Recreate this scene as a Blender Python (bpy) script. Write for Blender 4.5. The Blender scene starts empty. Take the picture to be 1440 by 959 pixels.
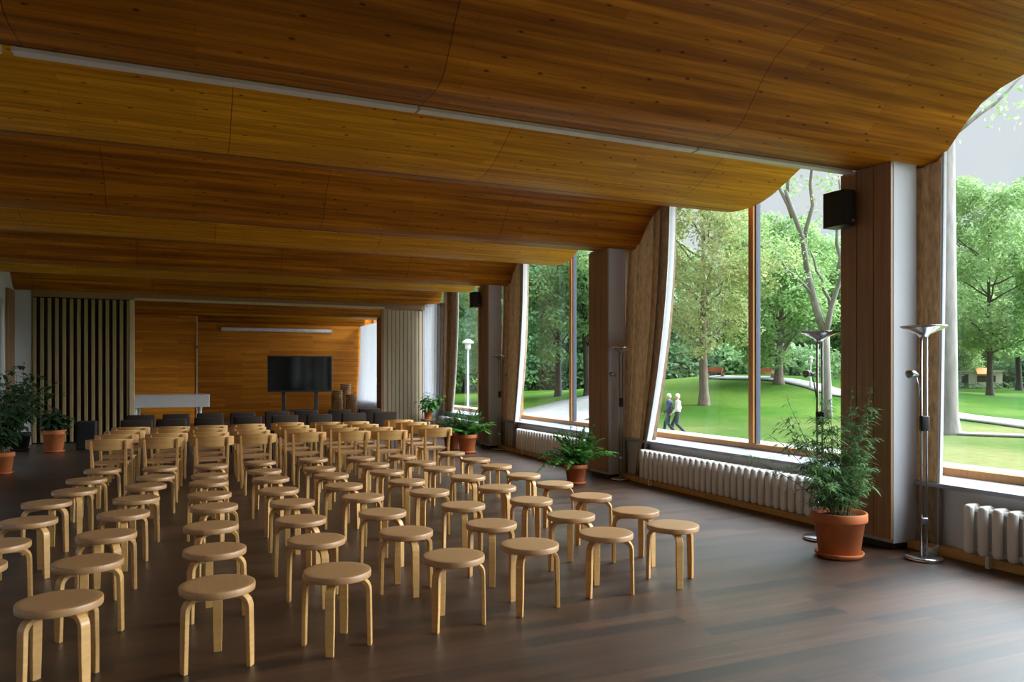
import bpy, math, random
from mathutils import Vector, Matrix

# ---------------------------------------------------------------- camera / world / sun / exposure
SC = bpy.context.scene
COL = SC.collection
PI = math.pi
F = 1040.0; VX = 275.0; HY = 527.0; EYE = 1.58       # focal length (px of 1440), vanishing point, horizon row, eye height
TH = math.atan((720 - VX) / F); SN, CS = math.sin(TH), math.cos(TH)

cam_d = bpy.data.cameras.new('camera'); cam = bpy.data.objects.new('camera', cam_d); COL.objects.link(cam)
cam.location = (0, 0, EYE); cam.rotation_euler = (PI / 2, 0, -TH)
cam_d.sensor_width = 36.0; cam_d.lens = F / 1440 * 36.0
cam_d.shift_y = (HY - 479.5) / 1440.0
cam_d.clip_start = 0.05; cam_d.clip_end = 600
SC.camera = cam

SC.view_settings.view_transform = 'Standard'
SC.view_settings.look = 'None'
SC.view_settings.gamma = 1.0
SC.view_settings.use_curve_mapping = False
SC.view_settings.exposure = 0.0
SC.cycles.use_denoising = True
SC.cycles.max_bounces = 10
SC.cycles.diffuse_bounces = 6
SC.cycles.transparent_max_bounces = 16
SC.cycles.sample_clamp_indirect = 6.0

SKY_STRENGTH = 0.88
SUN_STRENGTH = 25.0
SUN_ANGLE = 76
SUN_DIR = Vector((-0.72, 0.20, -0.70))

w = bpy.data.worlds.new('sky'); SC.world = w; w.use_nodes = True
nt = w.node_tree; nt.nodes.clear()
def wn(t): return nt.nodes.new(t)
out = wn('ShaderNodeOutputWorld'); bg = wn('ShaderNodeBackground'); tc = wn('ShaderNodeTexCoord'); sep = wn('ShaderNodeSeparateXYZ')
rmp = wn('ShaderNodeValToRGB'); noi = wn('ShaderNodeTexNoise'); mx = wn('ShaderNodeMixRGB')
nt.links.new(tc.outputs['Generated'], sep.inputs[0]); nt.links.new(sep.outputs['Z'], rmp.inputs[0])
e = rmp.color_ramp.elements
e[0].position = 0.0; e[0].color = (0.86, 0.91, 0.97, 1)
e[1].position = 1.0; e[1].color = (2.0, 2.55, 3.4, 1)
el = e.new(0.40); el.color = (.96, 1.03, 1.12, 1)
noi.inputs['Scale'].default_value = 2.2; noi.inputs['Detail'].default_value = 4
nt.links.new(tc.outputs['Generated'], noi.inputs['Vector'])
mx.blend_type = 'MULTIPLY'; mx.inputs[0].default_value = 0.12
nt.links.new(rmp.outputs[0], mx.inputs[1]); nt.links.new(noi.outputs['Fac'], mx.inputs[2])
nt.links.new(mx.outputs[0], bg.inputs[0]); bg.inputs[1].default_value = SKY_STRENGTH
nt.links.new(bg.outputs[0], out.inputs[0])

sd = bpy.data.lights.new('sun', 'SUN'); so = bpy.data.objects.new('sun', sd); COL.objects.link(so)
sd.energy = SUN_STRENGTH; sd.angle = math.radians(SUN_ANGLE); sd.color = (0.84, 0.91, 1.0)
so.rotation_euler = SUN_DIR.normalized().to_track_quat('-Z', 'Y').to_euler()
so.location = (30, -10, 30)

# ---------------------------------------------------------------- projection helpers (photo pixel -> place)
def ray(px, py):
    l = (px - 720) / F; u = (HY - py) / F
    return (SN + l * CS, CS - l * SN, u)
def at_z(px, py, z):
    r = ray(px, py); t = (z - EYE) / r[2]; return (r[0] * t, r[1] * t)
def at_depth(px, d):
    r = ray(px, HY); return (r[0] * d, r[1] * d)
def at_x(px, X):
    r = ray(px, HY); return r[1] * X / r[0]
def at_y(px, Y):
    r = ray(px, HY); return r[0] * Y / r[1]

# ---------------------------------------------------------------- materials
def new_mat(name):
    m = bpy.data.materials.new(name); m.use_nodes = True
    n = m.node_tree; b = n.nodes['Principled BSDF']
    return m, n, b
def lin(r, g, b):
    f = lambda c: (c / 255 / 12.92) if c / 255 <= 0.04045 else ((c / 255 + 0.055) / 1.055) ** 2.4
    return (f(r), f(g), f(b), 1)
def mat(name, col, rough=0.6, metal=0.0, var=0.12, scale=8.0, stretch=(1, 1, 1), spec=0.5, bump=0.0, trans=0.0):
    m, n, b = new_mat(name)
    t = n.nodes.new('ShaderNodeTexCoord'); mp = n.nodes.new('ShaderNodeMapping'); no = n.nodes.new('ShaderNodeTexNoise')
    mp.inputs['Scale'].default_value = stretch
    no.inputs['Scale'].default_value = scale; no.inputs['Detail'].default_value = 5
    r = n.nodes.new('ShaderNodeValToRGB')
    c = Vector(col[:3])
    r.color_ramp.elements[0].position = 0.3; r.color_ramp.elements[1].position = 0.7
    r.color_ramp.elements[0].color = (*(c * (1 - var)), 1); r.color_ramp.elements[1].color = (*(c * (1 + var)), 1)
    n.links.new(t.outputs['Object'], mp.inputs[0]); n.links.new(mp.outputs[0], no.inputs['Vector'])
    n.links.new(no.outputs['Fac'], r.inputs[0]); n.links.new(r.outputs[0], b.inputs['Base Color'])
    b.inputs['Roughness'].default_value = rough; b.inputs['Metallic'].default_value = metal
    b.inputs['Specular IOR Level'].default_value = spec
    if bump:
        bp = n.nodes.new('ShaderNodeBump'); bp.inputs['Strength'].default_value = bump; bp.inputs['Distance'].default_value = 0.01
        n.links.new(no.outputs['Fac'], bp.inputs['Height']); n.links.new(bp.outputs[0], b.inputs['Normal'])
    if trans:
        tr = n.nodes.new('ShaderNodeBsdfTranslucent'); ms = n.nodes.new('ShaderNodeMixShader'); o = n.nodes['Material Output']
        n.links.new(r.outputs[0], tr.inputs[0]); ms.inputs[0].default_value = trans
        n.links.new(b.outputs[0], ms.inputs[1]); n.links.new(tr.outputs[0], ms.inputs[2]); n.links.new(ms.outputs[0], o.inputs[0])
    return m
def board_mat(name, c1, c2, blen, bw, rough, coord='UV', seam=None, knots=0.0, grain=0.35, mortar=0.0012, spec=0.4, swap=False, coat=0.0):
    """boards running along the first texture axis, bw wide and blen long"""
    m, n, b = new_mat(name); L = n.links.new
    t = n.nodes.new('ShaderNodeTexCoord'); vec = t.outputs[coord]
    if swap:
        s_ = n.nodes.new('ShaderNodeSeparateXYZ'); c_ = n.nodes.new('ShaderNodeCombineXYZ')
        L(vec, s_.inputs[0]); L(s_.outputs[0], c_.inputs[0]); L(s_.outputs[2], c_.inputs[1]); L(s_.outputs[1], c_.inputs[2]); vec = c_.outputs[0]
    br = n.nodes.new('ShaderNodeTexBrick'); L(vec, br.inputs['Vector'])
    br.inputs['Scale'].default_value = 1.0; br.inputs['Brick Width'].default_value = blen; br.inputs['Row Height'].default_value = bw
    br.inputs['Mortar Size'].default_value = mortar; br.inputs['Mortar Smooth'].default_value = 0.3; br.inputs['Bias'].default_value = 0.0
    br.offset = 0.37; br.offset_frequency = 2
    br.inputs['Color1'].default_value = c1; br.inputs['Color2'].default_value = c2
    br.inputs['Mortar'].default_value = (c1[0] * .45, c1[1] * .42, c1[2] * .4, 1)
    col = br.outputs['Color']
    mp = n.nodes.new('ShaderNodeMapping'); mp.inputs['Scale'].default_value = (1.3, 30, 30); L(vec, mp.inputs[0])
    no = n.nodes.new('ShaderNodeTexNoise'); no.inputs['Scale'].default_value = 1.0; no.inputs['Detail'].default_value = 6; L(mp.outputs[0], no.inputs['Vector'])
    rr = n.nodes.new('ShaderNodeValToRGB'); rr.color_ramp.elements[0].position = .25; rr.color_ramp.elements[1].position = .75
    rr.color_ramp.elements[0].color = (1 - grain, 1 - grain * 1.1, 1 - grain * 1.2, 1); rr.color_ramp.elements[1].color = (1 + grain * .5, 1 + grain * .5, 1 + grain * .5, 1)
    L(no.outputs['Fac'], rr.inputs[0])
    mu = n.nodes.new('ShaderNodeMixRGB'); mu.blend_type = 'MULTIPLY'; mu.inputs[0].default_value = 1; L(col, mu.inputs[1]); L(rr.outputs[0], mu.inputs[2]); col = mu.outputs[0]
    if seam:
        um = n.nodes.new('ShaderNodeUVMap'); um.uv_map = 'Panel'
        b2 = n.nodes.new('ShaderNodeTexBrick'); L(um.outputs[0], b2.inputs['Vector']); b2.inputs['Scale'].default_value = 1.0
        b2.inputs['Brick Width'].default_value = seam[0]; b2.inputs['Row Height'].default_value = seam[1]
        b2.inputs['Mortar Size'].default_value = 0.004; b2.inputs['Mortar Smooth'].default_value = 0.2; b2.offset = 0.5
        b2.inputs['Color1'].default_value = (.88, .86, .84, 1); b2.inputs['Color2'].default_value = (1.06, 1.06, 1.06, 1); b2.inputs['Mortar'].default_value = (.35, .3, .25, 1)
        m2 = n.nodes.new('ShaderNodeMixRGB'); m2.blend_type = 'MULTIPLY'; m2.inputs[0].default_value = 1; L(col, m2.inputs[1]); L(b2.outputs['Color'], m2.inputs[2]); col = m2.outputs[0]
        # every second panel row: darker, redder, streakier boards, plus painted-in shade of the wave
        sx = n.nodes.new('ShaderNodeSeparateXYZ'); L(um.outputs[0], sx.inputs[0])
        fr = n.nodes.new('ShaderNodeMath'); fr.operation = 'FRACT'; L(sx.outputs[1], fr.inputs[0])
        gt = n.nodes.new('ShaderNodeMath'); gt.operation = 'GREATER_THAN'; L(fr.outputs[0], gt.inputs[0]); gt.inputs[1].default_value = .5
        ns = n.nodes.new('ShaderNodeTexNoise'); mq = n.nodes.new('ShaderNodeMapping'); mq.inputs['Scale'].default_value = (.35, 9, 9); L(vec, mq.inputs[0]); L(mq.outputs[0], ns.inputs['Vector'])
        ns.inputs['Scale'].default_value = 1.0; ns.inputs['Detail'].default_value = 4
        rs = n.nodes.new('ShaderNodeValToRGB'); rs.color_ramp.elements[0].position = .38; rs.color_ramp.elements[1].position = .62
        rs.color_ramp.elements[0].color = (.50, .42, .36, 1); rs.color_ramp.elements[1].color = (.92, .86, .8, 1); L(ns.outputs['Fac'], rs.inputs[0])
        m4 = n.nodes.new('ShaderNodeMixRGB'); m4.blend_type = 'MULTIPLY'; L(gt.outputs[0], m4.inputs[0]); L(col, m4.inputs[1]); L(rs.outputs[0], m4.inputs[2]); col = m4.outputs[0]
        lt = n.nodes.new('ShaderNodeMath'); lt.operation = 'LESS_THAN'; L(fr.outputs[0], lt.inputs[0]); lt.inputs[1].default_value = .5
        m5 = n.nodes.new('ShaderNodeMixRGB'); m5.blend_type = 'MULTIPLY'; L(lt.outputs[0], m5.inputs[0]); L(col, m5.inputs[1]); m5.inputs[2].default_value = (1.12, 1.28, 1.0, 1); col = m5.outputs[0]  # other rows: yellower boards, plus painted-in brightness of the wave's lit undersides
    if knots:
        k1 = n.nodes.new('ShaderNodeMapping'); k1.inputs['Scale'].default_value = (2.0, 5.2, 5.2); L(vec, k1.inputs[0])
        vo = n.nodes.new('ShaderNodeTexVoronoi'); vo.inputs['Scale'].default_value = 1.0; vo.voronoi_dimensions = '2D'; L(k1.outputs[0], vo.inputs['Vector'])
        kr = n.nodes.new('ShaderNodeValToRGB'); kr.color_ramp.elements[0].position = 0.02; kr.color_ramp.elements[1].position = knots
        kr.color_ramp.elements[0].color = (.28, .2, .14, 1); kr.color_ramp.elements[1].color = (1, 1, 1, 1)
        L(vo.outputs['Distance'], kr.inputs[0])
        m3 = n.nodes.new('ShaderNodeMixRGB'); m3.blend_type = 'MULTIPLY'; m3.inputs[0].default_value = 1; L(col, m3.inputs[1]); L(kr.outputs[0], m3.inputs[2]); col = m3.outputs[0]
    L(col, b.inputs['Base Color']); b.inputs['Roughness'].default_value = rough; b.inputs['Specular IOR Level'].default_value = spec
    b.inputs['Coat Weight'].default_value = coat; b.inputs['Coat Roughness'].default_value = .36; b.inputs['Coat IOR'].default_value = 1.5
    return m
def leaf_mat(name, c1, c2, trans=0.4, scale=0.35, rough=0.6):
    m, n, b = new_mat(name); L = n.links.new
    t = n.nodes.new('ShaderNodeTexCoord'); no = n.nodes.new('ShaderNodeTexNoise'); no.inputs['Scale'].default_value = scale; no.inputs['Detail'].default_value = 6
    no.inputs['Roughness'].default_value = 0.75
    L(t.outputs['Object'], no.inputs['Vector'])
    r = n.nodes.new('ShaderNodeValToRGB'); r.color_ramp.elements[0].position = .33; r.color_ramp.elements[1].position = .67
    r.color_ramp.elements[0].color = c1; r.color_ramp.elements[1].color = c2; L(no.outputs['Fac'], r.inputs[0])
    L(r.outputs[0], b.inputs['Base Color']); b.inputs['Roughness'].default_value = rough; b.inputs['Specular IOR Level'].default_value = .3
    tr = n.nodes.new('ShaderNodeBsdfTranslucent'); L(r.outputs[0], tr.inputs[0])
    ms = n.nodes.new('ShaderNodeMixShader'); ms.inputs[0].default_value = trans; L(b.outputs[0], ms.inputs[1]); L(tr.outputs[0], ms.inputs[2])
    L(ms.outputs[0], n.nodes['Material Output'].inputs[0])
    return m

M = {}
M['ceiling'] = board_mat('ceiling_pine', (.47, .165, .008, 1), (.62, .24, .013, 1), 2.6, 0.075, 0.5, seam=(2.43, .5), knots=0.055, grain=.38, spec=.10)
M['backwall'] = board_mat('back_wall_boards', (.52, .165, .010, 1), (.72, .27, .022, 1), 1.6, 0.10, 0.5, coord='Object', swap=True, grain=.3, spec=.2)
M['floor'] = board_mat('floor_boards', (.020, .0085, .003, 1), (.085, .037, .015, 1), 1.1, 0.13, 0.52, coord='Object', grain=.6, spec=.6, coat=.6)
M['birch'] = mat('birch', (.60, .33, .105, 1), .40, var=.10, scale=3, stretch=(2, 2, 14))
M['birch_seat'] = mat('birch_seat', (.44, .235, .095, 1), .42, var=.08, scale=3, stretch=(1.5, 16, 2))
M['birch_seat'].node_tree.nodes['Principled BSDF'].inputs['Coat Weight'].default_value = .5
M['birch_seat'].node_tree.nodes['Principled BSDF'].inputs['Coat Roughness'].default_value = .42
M['white'] = mat('white_paint', (.66, .66, .67, 1), .6, var=.03, scale=3)
M['pillar'] = mat('pillar_paint', (.47, .47, .495, 1), .6, var=.03, scale=3)
M['ledge'] = mat('ledge_paint', (.33, .345, .39, 1), .35, var=.04, scale=2)
M['radiator'] = mat('radiator_enamel', (.80, .78, .75, 1), .35, var=.03, scale=3)
M['panel_brown'] = mat('brown_timber_panel', (.30, .165, .078, 1), .5, var=.18, scale=3, stretch=(14, 14, .3))
M['frame'] = mat('varnished_window_frame', (.42, .19, .05, 1), .35, var=.15, scale=4, stretch=(6, 6, .5))
M['alu'] = mat('dark_metal_edge', (.05, .06, .09, 1), .5, metal=.2, var=.05)
M['plinth'] = mat('black_plinth', (.012, .011, .010, 1), .6)
M['curtain'] = mat('linen_curtain', (.42, .31, .205, 1), .9, var=.25, scale=40, stretch=(1, 1, .25), trans=.32, spec=.1)
M['lining'] = mat('white_lining', (.50, .50, .50, 1), .9, var=.05, scale=20, trans=.3, spec=.1)
M['sheer'] = mat('white_sheer_curtain', (.74, .74, .76, 1), .9, var=.05, scale=20, trans=.6, spec=.1)
M['slat'] = mat('pale_slat', (.36, .25, .105, 1), .5, var=.15, scale=4, stretch=(6, 6, .5))
M['slat_dark'] = mat('dark_backing', (.030, .022, .012, 1), .7)
M['cream'] = mat('cream_trim', (.62, .47, .26, 1), .5, var=.06)
M['beige_panel'] = mat('beige_fluted_panel', (.52, .42, .27, 1), .55, var=.10, scale=3, stretch=(10, 10, .4))
M['strip'] = mat('strip_enamel', (.60, .52, .45, 1), .45, var=.05)
M['black'] = mat('black_plastic', (.008, .008, .008, 1), .5)
M['screen'] = mat('glossy_screen', (.004, .005, .004, 1), .05, spec=.35)
M['piano'] = mat('white_lacquer', (.72, .68, .64, 1), .25, var=.03)
M['pianokey'] = mat('key_ivory', (.75, .73, .66, 1), .3, var=.02)
M['chrome'] = mat('chrome', (.62, .63, .65, 1), .18, metal=1.0, var=.05)
M['steel'] = mat('brushed_steel', (.34, .35, .37, 1), .3, metal=1.0, var=.08)
M['terracotta'] = mat('terracotta', (.46, .125, .030, 1), .7, var=.15, scale=6)
M['terracotta_dark'] = mat('terracotta_dark', (.36, .085, .020, 1), .7, var=.15, scale=6)
M['soil'] = mat('soil', (.035, .024, .016, 1), .95, var=.3, scale=30)
M['fern'] = leaf_mat('fern_green', (.045, .16, .022, 1), (.10, .30, .045, 1), .3, 6)
M['bluegreen'] = leaf_mat('blue_green_leaf', (.05, .115, .055, 1), (.12, .22, .09, 1), .3, 5)
M['airy'] = leaf_mat('airy_leaf', (.06, .16, .05, 1), (.20, .36, .13, 1), .35, 5)
M['darkleaf'] = leaf_mat('dark_leaf', (.020, .05, .018, 1), (.05, .10, .035, 1), .25, 5)
M['stem'] = mat('green_stem', (.10, .14, .04, 1), .6, var=.2)
M['upholstery'] = mat('grey_upholstery', (.055, .040, .031, 1), .95, var=.12, scale=60, spec=.1)
M['chairmetal'] = mat('chair_metal', (.12, .11, .10, 1), .35, metal=.8)
M['concrete'] = mat('outer_sill_stone', (.40, .40, .39, 1), .8, var=.06)
M['path'] = mat('pale_gravel', (.25, .235, .215, 1), .95, var=.12, scale=2)
M['bark'] = mat('bark', (.17, .125, .095, 1), .95, var=.35, scale=3, stretch=(3, 3, .6))
M['bark_pale'] = mat('pale_bark', (.21, .185, .16, 1), .95, var=.25, scale=2, stretch=(3, 3, .6))
M['bark_dark'] = mat('dark_bark', (.05, .04, .03, 1), .95, var=.35, scale=3, stretch=(3, 3, .6))
M['crown'] = leaf_mat('crown_green', (.19, .34, .13, 1), (.42, .57, .27, 1), .55)
M['crown_yellow'] = leaf_mat('crown_olive', (.16, .25, .06, 1), (.46, .45, .20, 1), .5)
M['crown_light'] = leaf_mat('crown_light_green', (.15, .29, .08, 1), (.39, .53, .22, 1), .5)
M['crown_deep'] = leaf_mat('crown_deep_green', (.20, .37, .19, 1), (.44, .62, .36, 1), .55)
M['skin'] = mat('skin', (.55, .32, .22, 1), .6, var=.05)
M['shirt'] = mat('pale_shirt', (.62, .58, .50, 1), .9, var=.05)
M['navy'] = mat('dark_navy_cloth', (.035, .05, .085, 1), .9)
M['trousers'] = mat('dark_trousers', (.025, .035, .055, 1), .9)
M['hair'] = mat('white_hair', (.70, .68, .65, 1), .8)
M['postwhite'] = mat('post_white', (.75, .75, .74, 1), .5)
M['orange'] = mat('orange_paint', (.70, .22, .03, 1), .6)
M['facade'] = mat('far_facade', (.55, .50, .44, 1), .9)
M['roofm'] = mat('far_roof', (.35, .15, .09, 1), .9)
M['brass'] = mat('badge_orange', (.55, .22, .04, 1), .4)

def grass_mat():
    m, n, b = new_mat('lawn'); L = n.links.new
    t = n.nodes.new('ShaderNodeTexCoord')
    n1 = n.nodes.new('ShaderNodeTexNoise'); n1.inputs['Scale'].default_value = .10; n1.inputs['Detail'].default_value = 3
    n2 = n.nodes.new('ShaderNodeTexNoise'); n2.inputs['Scale'].default_value = 2.5; n2.inputs['Detail'].default_value = 8; n2.inputs['Roughness'].default_value = .75
    L(t.outputs['Object'], n1.inputs['Vector']); L(t.outputs['Object'], n2.inputs['Vector'])
    r = n.nodes.new('ShaderNodeValToRGB'); e = r.color_ramp.elements
    e[0].position = .42; e[0].color = (.042, .105, .012, 1); e[1].position = .60; e[1].color = (.10, .15, .034, 1)
    L(n1.outputs['Fac'], r.inputs[0])
    r2 = n.nodes.new('ShaderNodeValToRGB'); r2.color_ramp.elements[0].position = .3; r2.color_ramp.elements[1].position = .7
    r2.color_ramp.elements[0].color = (.72, .74, .6, 1); r2.color_ramp.elements[1].color = (1.2, 1.15, 1.2, 1); L(n2.outputs['Fac'], r2.inputs[0])
    mu = n.nodes.new('ShaderNodeMixRGB'); mu.blend_type = 'MULTIPLY'; mu.inputs[0].default_value = 1
    sz = n.nodes.new('ShaderNodeSeparateXYZ'); L(t.outputs['Object'], sz.inputs[0])
    hr = n.nodes.new('ShaderNodeValToRGB'); hr.color_ramp.elements[0].position = .03; hr.color_ramp.elements[1].position = .16
    hr.color_ramp.elements[0].color = (1.45, 1.02, 1.6, 1); hr.color_ramp.elements[1].color = (.72, .88, .56, 1)
    ma = n.nodes.new('ShaderNodeMath'); ma.operation = 'ADD'; L(sz.outputs[2], ma.inputs[0]); ma.inputs[1].default_value = .95; L(ma.outputs[0], hr.inputs[0])
    mh = n.nodes.new('ShaderNodeMixRGB'); mh.blend_type = 'MULTIPLY'; mh.inputs[0].default_value = 1; L(r.outputs[0], mh.inputs[1]); L(hr.outputs[0], mh.inputs[2])
    L(mh.outputs[0], mu.inputs[1]); L(r2.outputs[0], mu.inputs[2]); L(mu.outputs[0], b.inputs['Base Color'])
    b.inputs['Roughness'].default_value = 1; b.inputs['Specular IOR Level'].default_value = .05
    return m
M['lawn'] = grass_mat()
def glass_mat():
    m, n, b = new_mat('window_glass'); L = n.links.new; n.nodes.remove(b)
    tr = n.nodes.new('ShaderNodeBsdfTransparent'); tr.inputs[0].default_value = (.95, .97, .96, 1)
    gl = n.nodes.new('ShaderNodeBsdfGlossy'); gl.inputs['Roughness'].default_value = .02
    fr = n.nodes.new('ShaderNodeLayerWeight'); fr.inputs['Blend'].default_value = .5
    pw = n.nodes.new('ShaderNodeMath'); pw.operation = 'POWER'; L(fr.outputs['Facing'], pw.inputs[0]); pw.inputs[1].default_value = 5.0
    ml = n.nodes.new('ShaderNodeMath'); ml.operation = 'MULTIPLY_ADD'; L(pw.outputs[0], ml.inputs[0]); ml.inputs[1].default_value = .14; ml.inputs[2].default_value = .015
    ms = n.nodes.new('ShaderNodeMixShader'); L(ml.outputs[0], ms.inputs[0]); L(tr.outputs[0], ms.inputs[1]); L(gl.outputs[0], ms.inputs[2])
    L(ms.outputs[0], n.nodes['Material Output'].inputs[0]); return m
M['glass'] = glass_mat()

# ---------------------------------------------------------------- mesh builder
class MB:
    def __init__(self): self.v = []; self.f = []; self.sm = []; self.uv = None
    def add(self, verts, faces, smooth=False):
        o = len(self.v); self.v += [tuple(p) for p in verts]
        for q in faces: self.f.append([i + o for i in q]); self.sm.append(smooth)
        return self
    def box(self, x0, x1, y0, y1, z0, z1, rot=0.0, c=None):
        p = [(x0, y0, z0), (x1, y0, z0), (x1, y1, z0), (x0, y1, z0), (x0, y0, z1), (x1, y0, z1), (x1, y1, z1), (x0, y1, z1)]
        if rot:
            cx, cy = c if c else ((x0 + x1) / 2, (y0 + y1) / 2); k, s = math.cos(rot), math.sin(rot)
            p = [(cx + (a - cx) * k - (b - cy) * s, cy + (a - cx) * s + (b - cy) * k, z) for a, b, z in p]
        return self.add(p, [(3, 2, 1, 0), (4, 5, 6, 7), (0, 1, 5, 4), (1, 2, 6, 5), (2, 3, 7, 6), (3, 0, 4, 7)])
    def rbox(self, x0, x1, y0, y1, z0, z1, r, n=3):
        """box with rounded vertical-plane profile edges: rounded in all directions by a superellipse-like grid"""
        cx, cy, cz = (x0 + x1) / 2, (y0 + y1) / 2, (z0 + z1) / 2
        hx, hy, hz = (x1 - x0) / 2 - r, (y1 - y0) / 2 - r, (z1 - z0) / 2 - r
        rows = []; k = 4 * n
        lat = []
        for i in range(n + 1): lat.append((-PI / 2 + PI / 2 * i / n, -1))
        for i in range(n + 1): lat.append((PI / 2 * i / n, 1))
        verts = []; ring = []
        for q in range(4):
            for i in range(n + 1): ring.append((PI / 2 * (q + i / n), [(1, 1), (-1, 1), (-1, -1), (1, -1)][q]))
        for a, sz in lat:
            for t, (sx, sy) in ring:
                verts.append((cx + sx * hx + r * math.cos(a) * math.cos(t), cy + sy * hy + r * math.cos(a) * math.sin(t), cz + sz * hz + r * math.sin(a)))
        m = len(ring); fs = []
        for i in range(len(lat) - 1):
            for j in range(m): fs.append((i * m + j, i * m + (j + 1) % m, (i + 1) * m + (j + 1) % m, (i + 1) * m + j))
        fs.append(tuple(range(m - 1, -1, -1))); fs.append(tuple(range((len(lat) - 1) * m, len(lat) * m)))
        return self.add(verts, fs, True)
    def lathe(self, prof, c=(0, 0, 0), n=32, caps=True, smooth=True):
        v = []; fs = []
        for r, z in prof:
            for i in range(n):
                a = 2 * PI * i / n; v.append((c[0] + r * math.cos(a), c[1] + r * math.sin(a), c[2] + z))
        for k in range(len(prof) - 1):
            for i in range(n): fs.append((k * n + i, k * n + (i + 1) % n, (k + 1) * n + (i + 1) % n, (k + 1) * n + i))
        if caps:
            fs.append(tuple(range(n - 1, -1, -1))); fs.append(tuple(range((len(prof) - 1) * n, len(prof) * n)))
        return self.add(v, fs, smooth)
    def tube(self, pts, rad, n=8, caps=True):
        pts = [Vector(p) for p in pts]; m = len(pts); rads = rad if isinstance(rad, (list, tuple)) else [rad] * m
        v = []; fs = []; ref = None
        for i, p in enumerate(pts):
            t = (pts[min(i + 1, m - 1)] - pts[max(i - 1, 0)]).normalized()
            if ref is None: ref = Vector((1, 0, 0)) if abs(t.x) < .8 else Vector((0, 1, 0))
            u = (ref - t * ref.dot(t)).normalized(); ref = u; w_ = t.cross(u)
            for j in range(n):
                a = 2 * PI * j / n; q = p + (u * math.cos(a) + w_ * math.sin(a)) * rads[i]; v.append(tuple(q))
        for i in range(m - 1):
            for j in range(n): fs.append((i * n + j, i * n + (j + 1) % n, (i + 1) * n + (j + 1) % n, (i + 1) * n + j))
        if caps: fs.append(tuple(range(n - 1, -1, -1))); fs.append(tuple(range((m - 1) * n, m * n)))
        return self.add(v, fs, True)
    def prism(self, poly, axis, a0, a1, smooth=False):
        """poly in the other two axes; extruded along axis 'x','y' or 'z'"""
        n = len(poly)
        def P(p, a):
            return (a, p[0], p[1]) if axis == 'x' else ((p[0], a, p[1]) if axis == 'y' else (p[0], p[1], a))
        v = [P(p, a0) for p in poly] + [P(p, a1) for p in poly]
        fs = [(i, (i + 1) % n, (i + 1) % n + n, i + n) for i in range(n)]
        o = len(self.f); self.add(v, fs, smooth)
        self.add(v, [tuple(range(n - 1, -1, -1)), tuple(range(n, 2 * n))], False)
        return self
    def build(self, name, m, parent=None, loc=(0, 0, 0), rotz=0.0, mods=None):
        me = bpy.data.meshes.new(name); me.from_pydata(self.v, [], self.f)
        me.polygons.foreach_set('use_smooth', self.sm)
        if self.uv:
            l = me.uv_layers.new(name='UVMap')
            for p in me.polygons:
                for li in p.loop_indices: l.data[li].uv = self.uv[me.loops[li].vertex_index]
        ms = m if isinstance(m, (list, tuple)) else [m]
        for q in ms: me.materials.append(q)
        me.update(); me.validate()
        o = bpy.data.objects.new(name, me); COL.objects.link(o); o.location = loc; o.rotation_euler = (0, 0, rotz)
        if parent is not None: o.parent = parent
        return o
def recalc(o):
    import bmesh
    b = bmesh.new(); b.from_mesh(o.data); bmesh.ops.recalc_face_normals(b, faces=b.faces); b.to_mesh(o.data); b.free(); return o
def bev(o, wd=.004, seg=2):
    md = o.modifiers.new('edge', 'BEVEL'); md.width = wd; md.segments = seg; md.limit_method = 'ANGLE'; md.angle_limit = math.radians(40); return o
def tag(o, label=None, cat=None, group=None, kind=None):
    if label: o['label'] = label
    if cat: o['category'] = cat
    if group: o['group'] = group
    if kind: o['kind'] = kind
    return o
def thing(name, label, cat, loc=(0, 0, 0), rotz=0.0, group=None):
    o = bpy.data.objects.new(name, None); COL.objects.link(o); o.location = loc; o.rotation_euler = (0, 0, rotz); o.empty_display_size = .1
    return tag(o, label, cat, group)
def struct(o): o['kind'] = 'structure'; return o
def dup(root, loc, rotz, label, group=None):
    r = root.copy(); COL.objects.link(r); r.location = loc; r.rotation_euler = (0, 0, rotz); r['label'] = label
    if group: r['group'] = group
    for ch in root.children:
        c = ch.copy(); COL.objects.link(c); c.parent = r
        for g in ch.children:
            d = g.copy(); COL.objects.link(d); d.parent = c
    return r

# ---------------------------------------------------------------- room shell
XL, XR = -3.75, 6.2           # left wall face, ceiling edge at the windows
Y0, Y1 = -5.25, 29.6
P0, BAY = 4.76, 4.985         # near face of the first pillar in view, bay length
GX = 6.62                     # glass plane
GZ = -0.95                    # ground outside

fl = MB().box(XL - .3, 6.10, Y0 - .3, Y1 + .3, -.25, 0).build('floor', M['floor']); struct(fl)

PROF = [(.40, 4.10), (.8, 4.07), (1.2, 4.00), (1.57, 3.87), (1.80, 3.765), (2.0, 3.68), (2.15, 3.64), (2.3, 3.615), (2.5, 3.61), (2.7, 3.625), (2.98, 3.69), (3.2, 3.77), (3.45, 3.89),
        (3.75, 4.00), (3.95, 4.03), (4.12, 4.025), (4.30, 3.985), (4.47, 3.91), (4.61, 3.79), (4.74, 3.64), (4.82, 3.555), (4.90, 3.515), (4.985, 3.50), (5.12, 3.50), (5.265, 3.51), (5.385, 3.515)]
prof = []
k = -3
while True:
    base = P0 + BAY * k
    for y, z in PROF:
        Y = base + y
        if Y0 - .2 <= Y <= Y1 + .25: prof.append((Y, z))
    k += 1
    if base > Y1 + 6: break
cb = MB(); n = len(prof); arc = [0]
for i in range(1, n): arc.append(arc[-1] + math.dist(prof[i], prof[i - 1]))
cuts = [XL - .2, XR]
vv = []; uv = []
for x in cuts:
    for i, (y, z) in enumerate(prof): vv.append((x, y, z)); uv.append((x, arc[i]))
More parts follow.
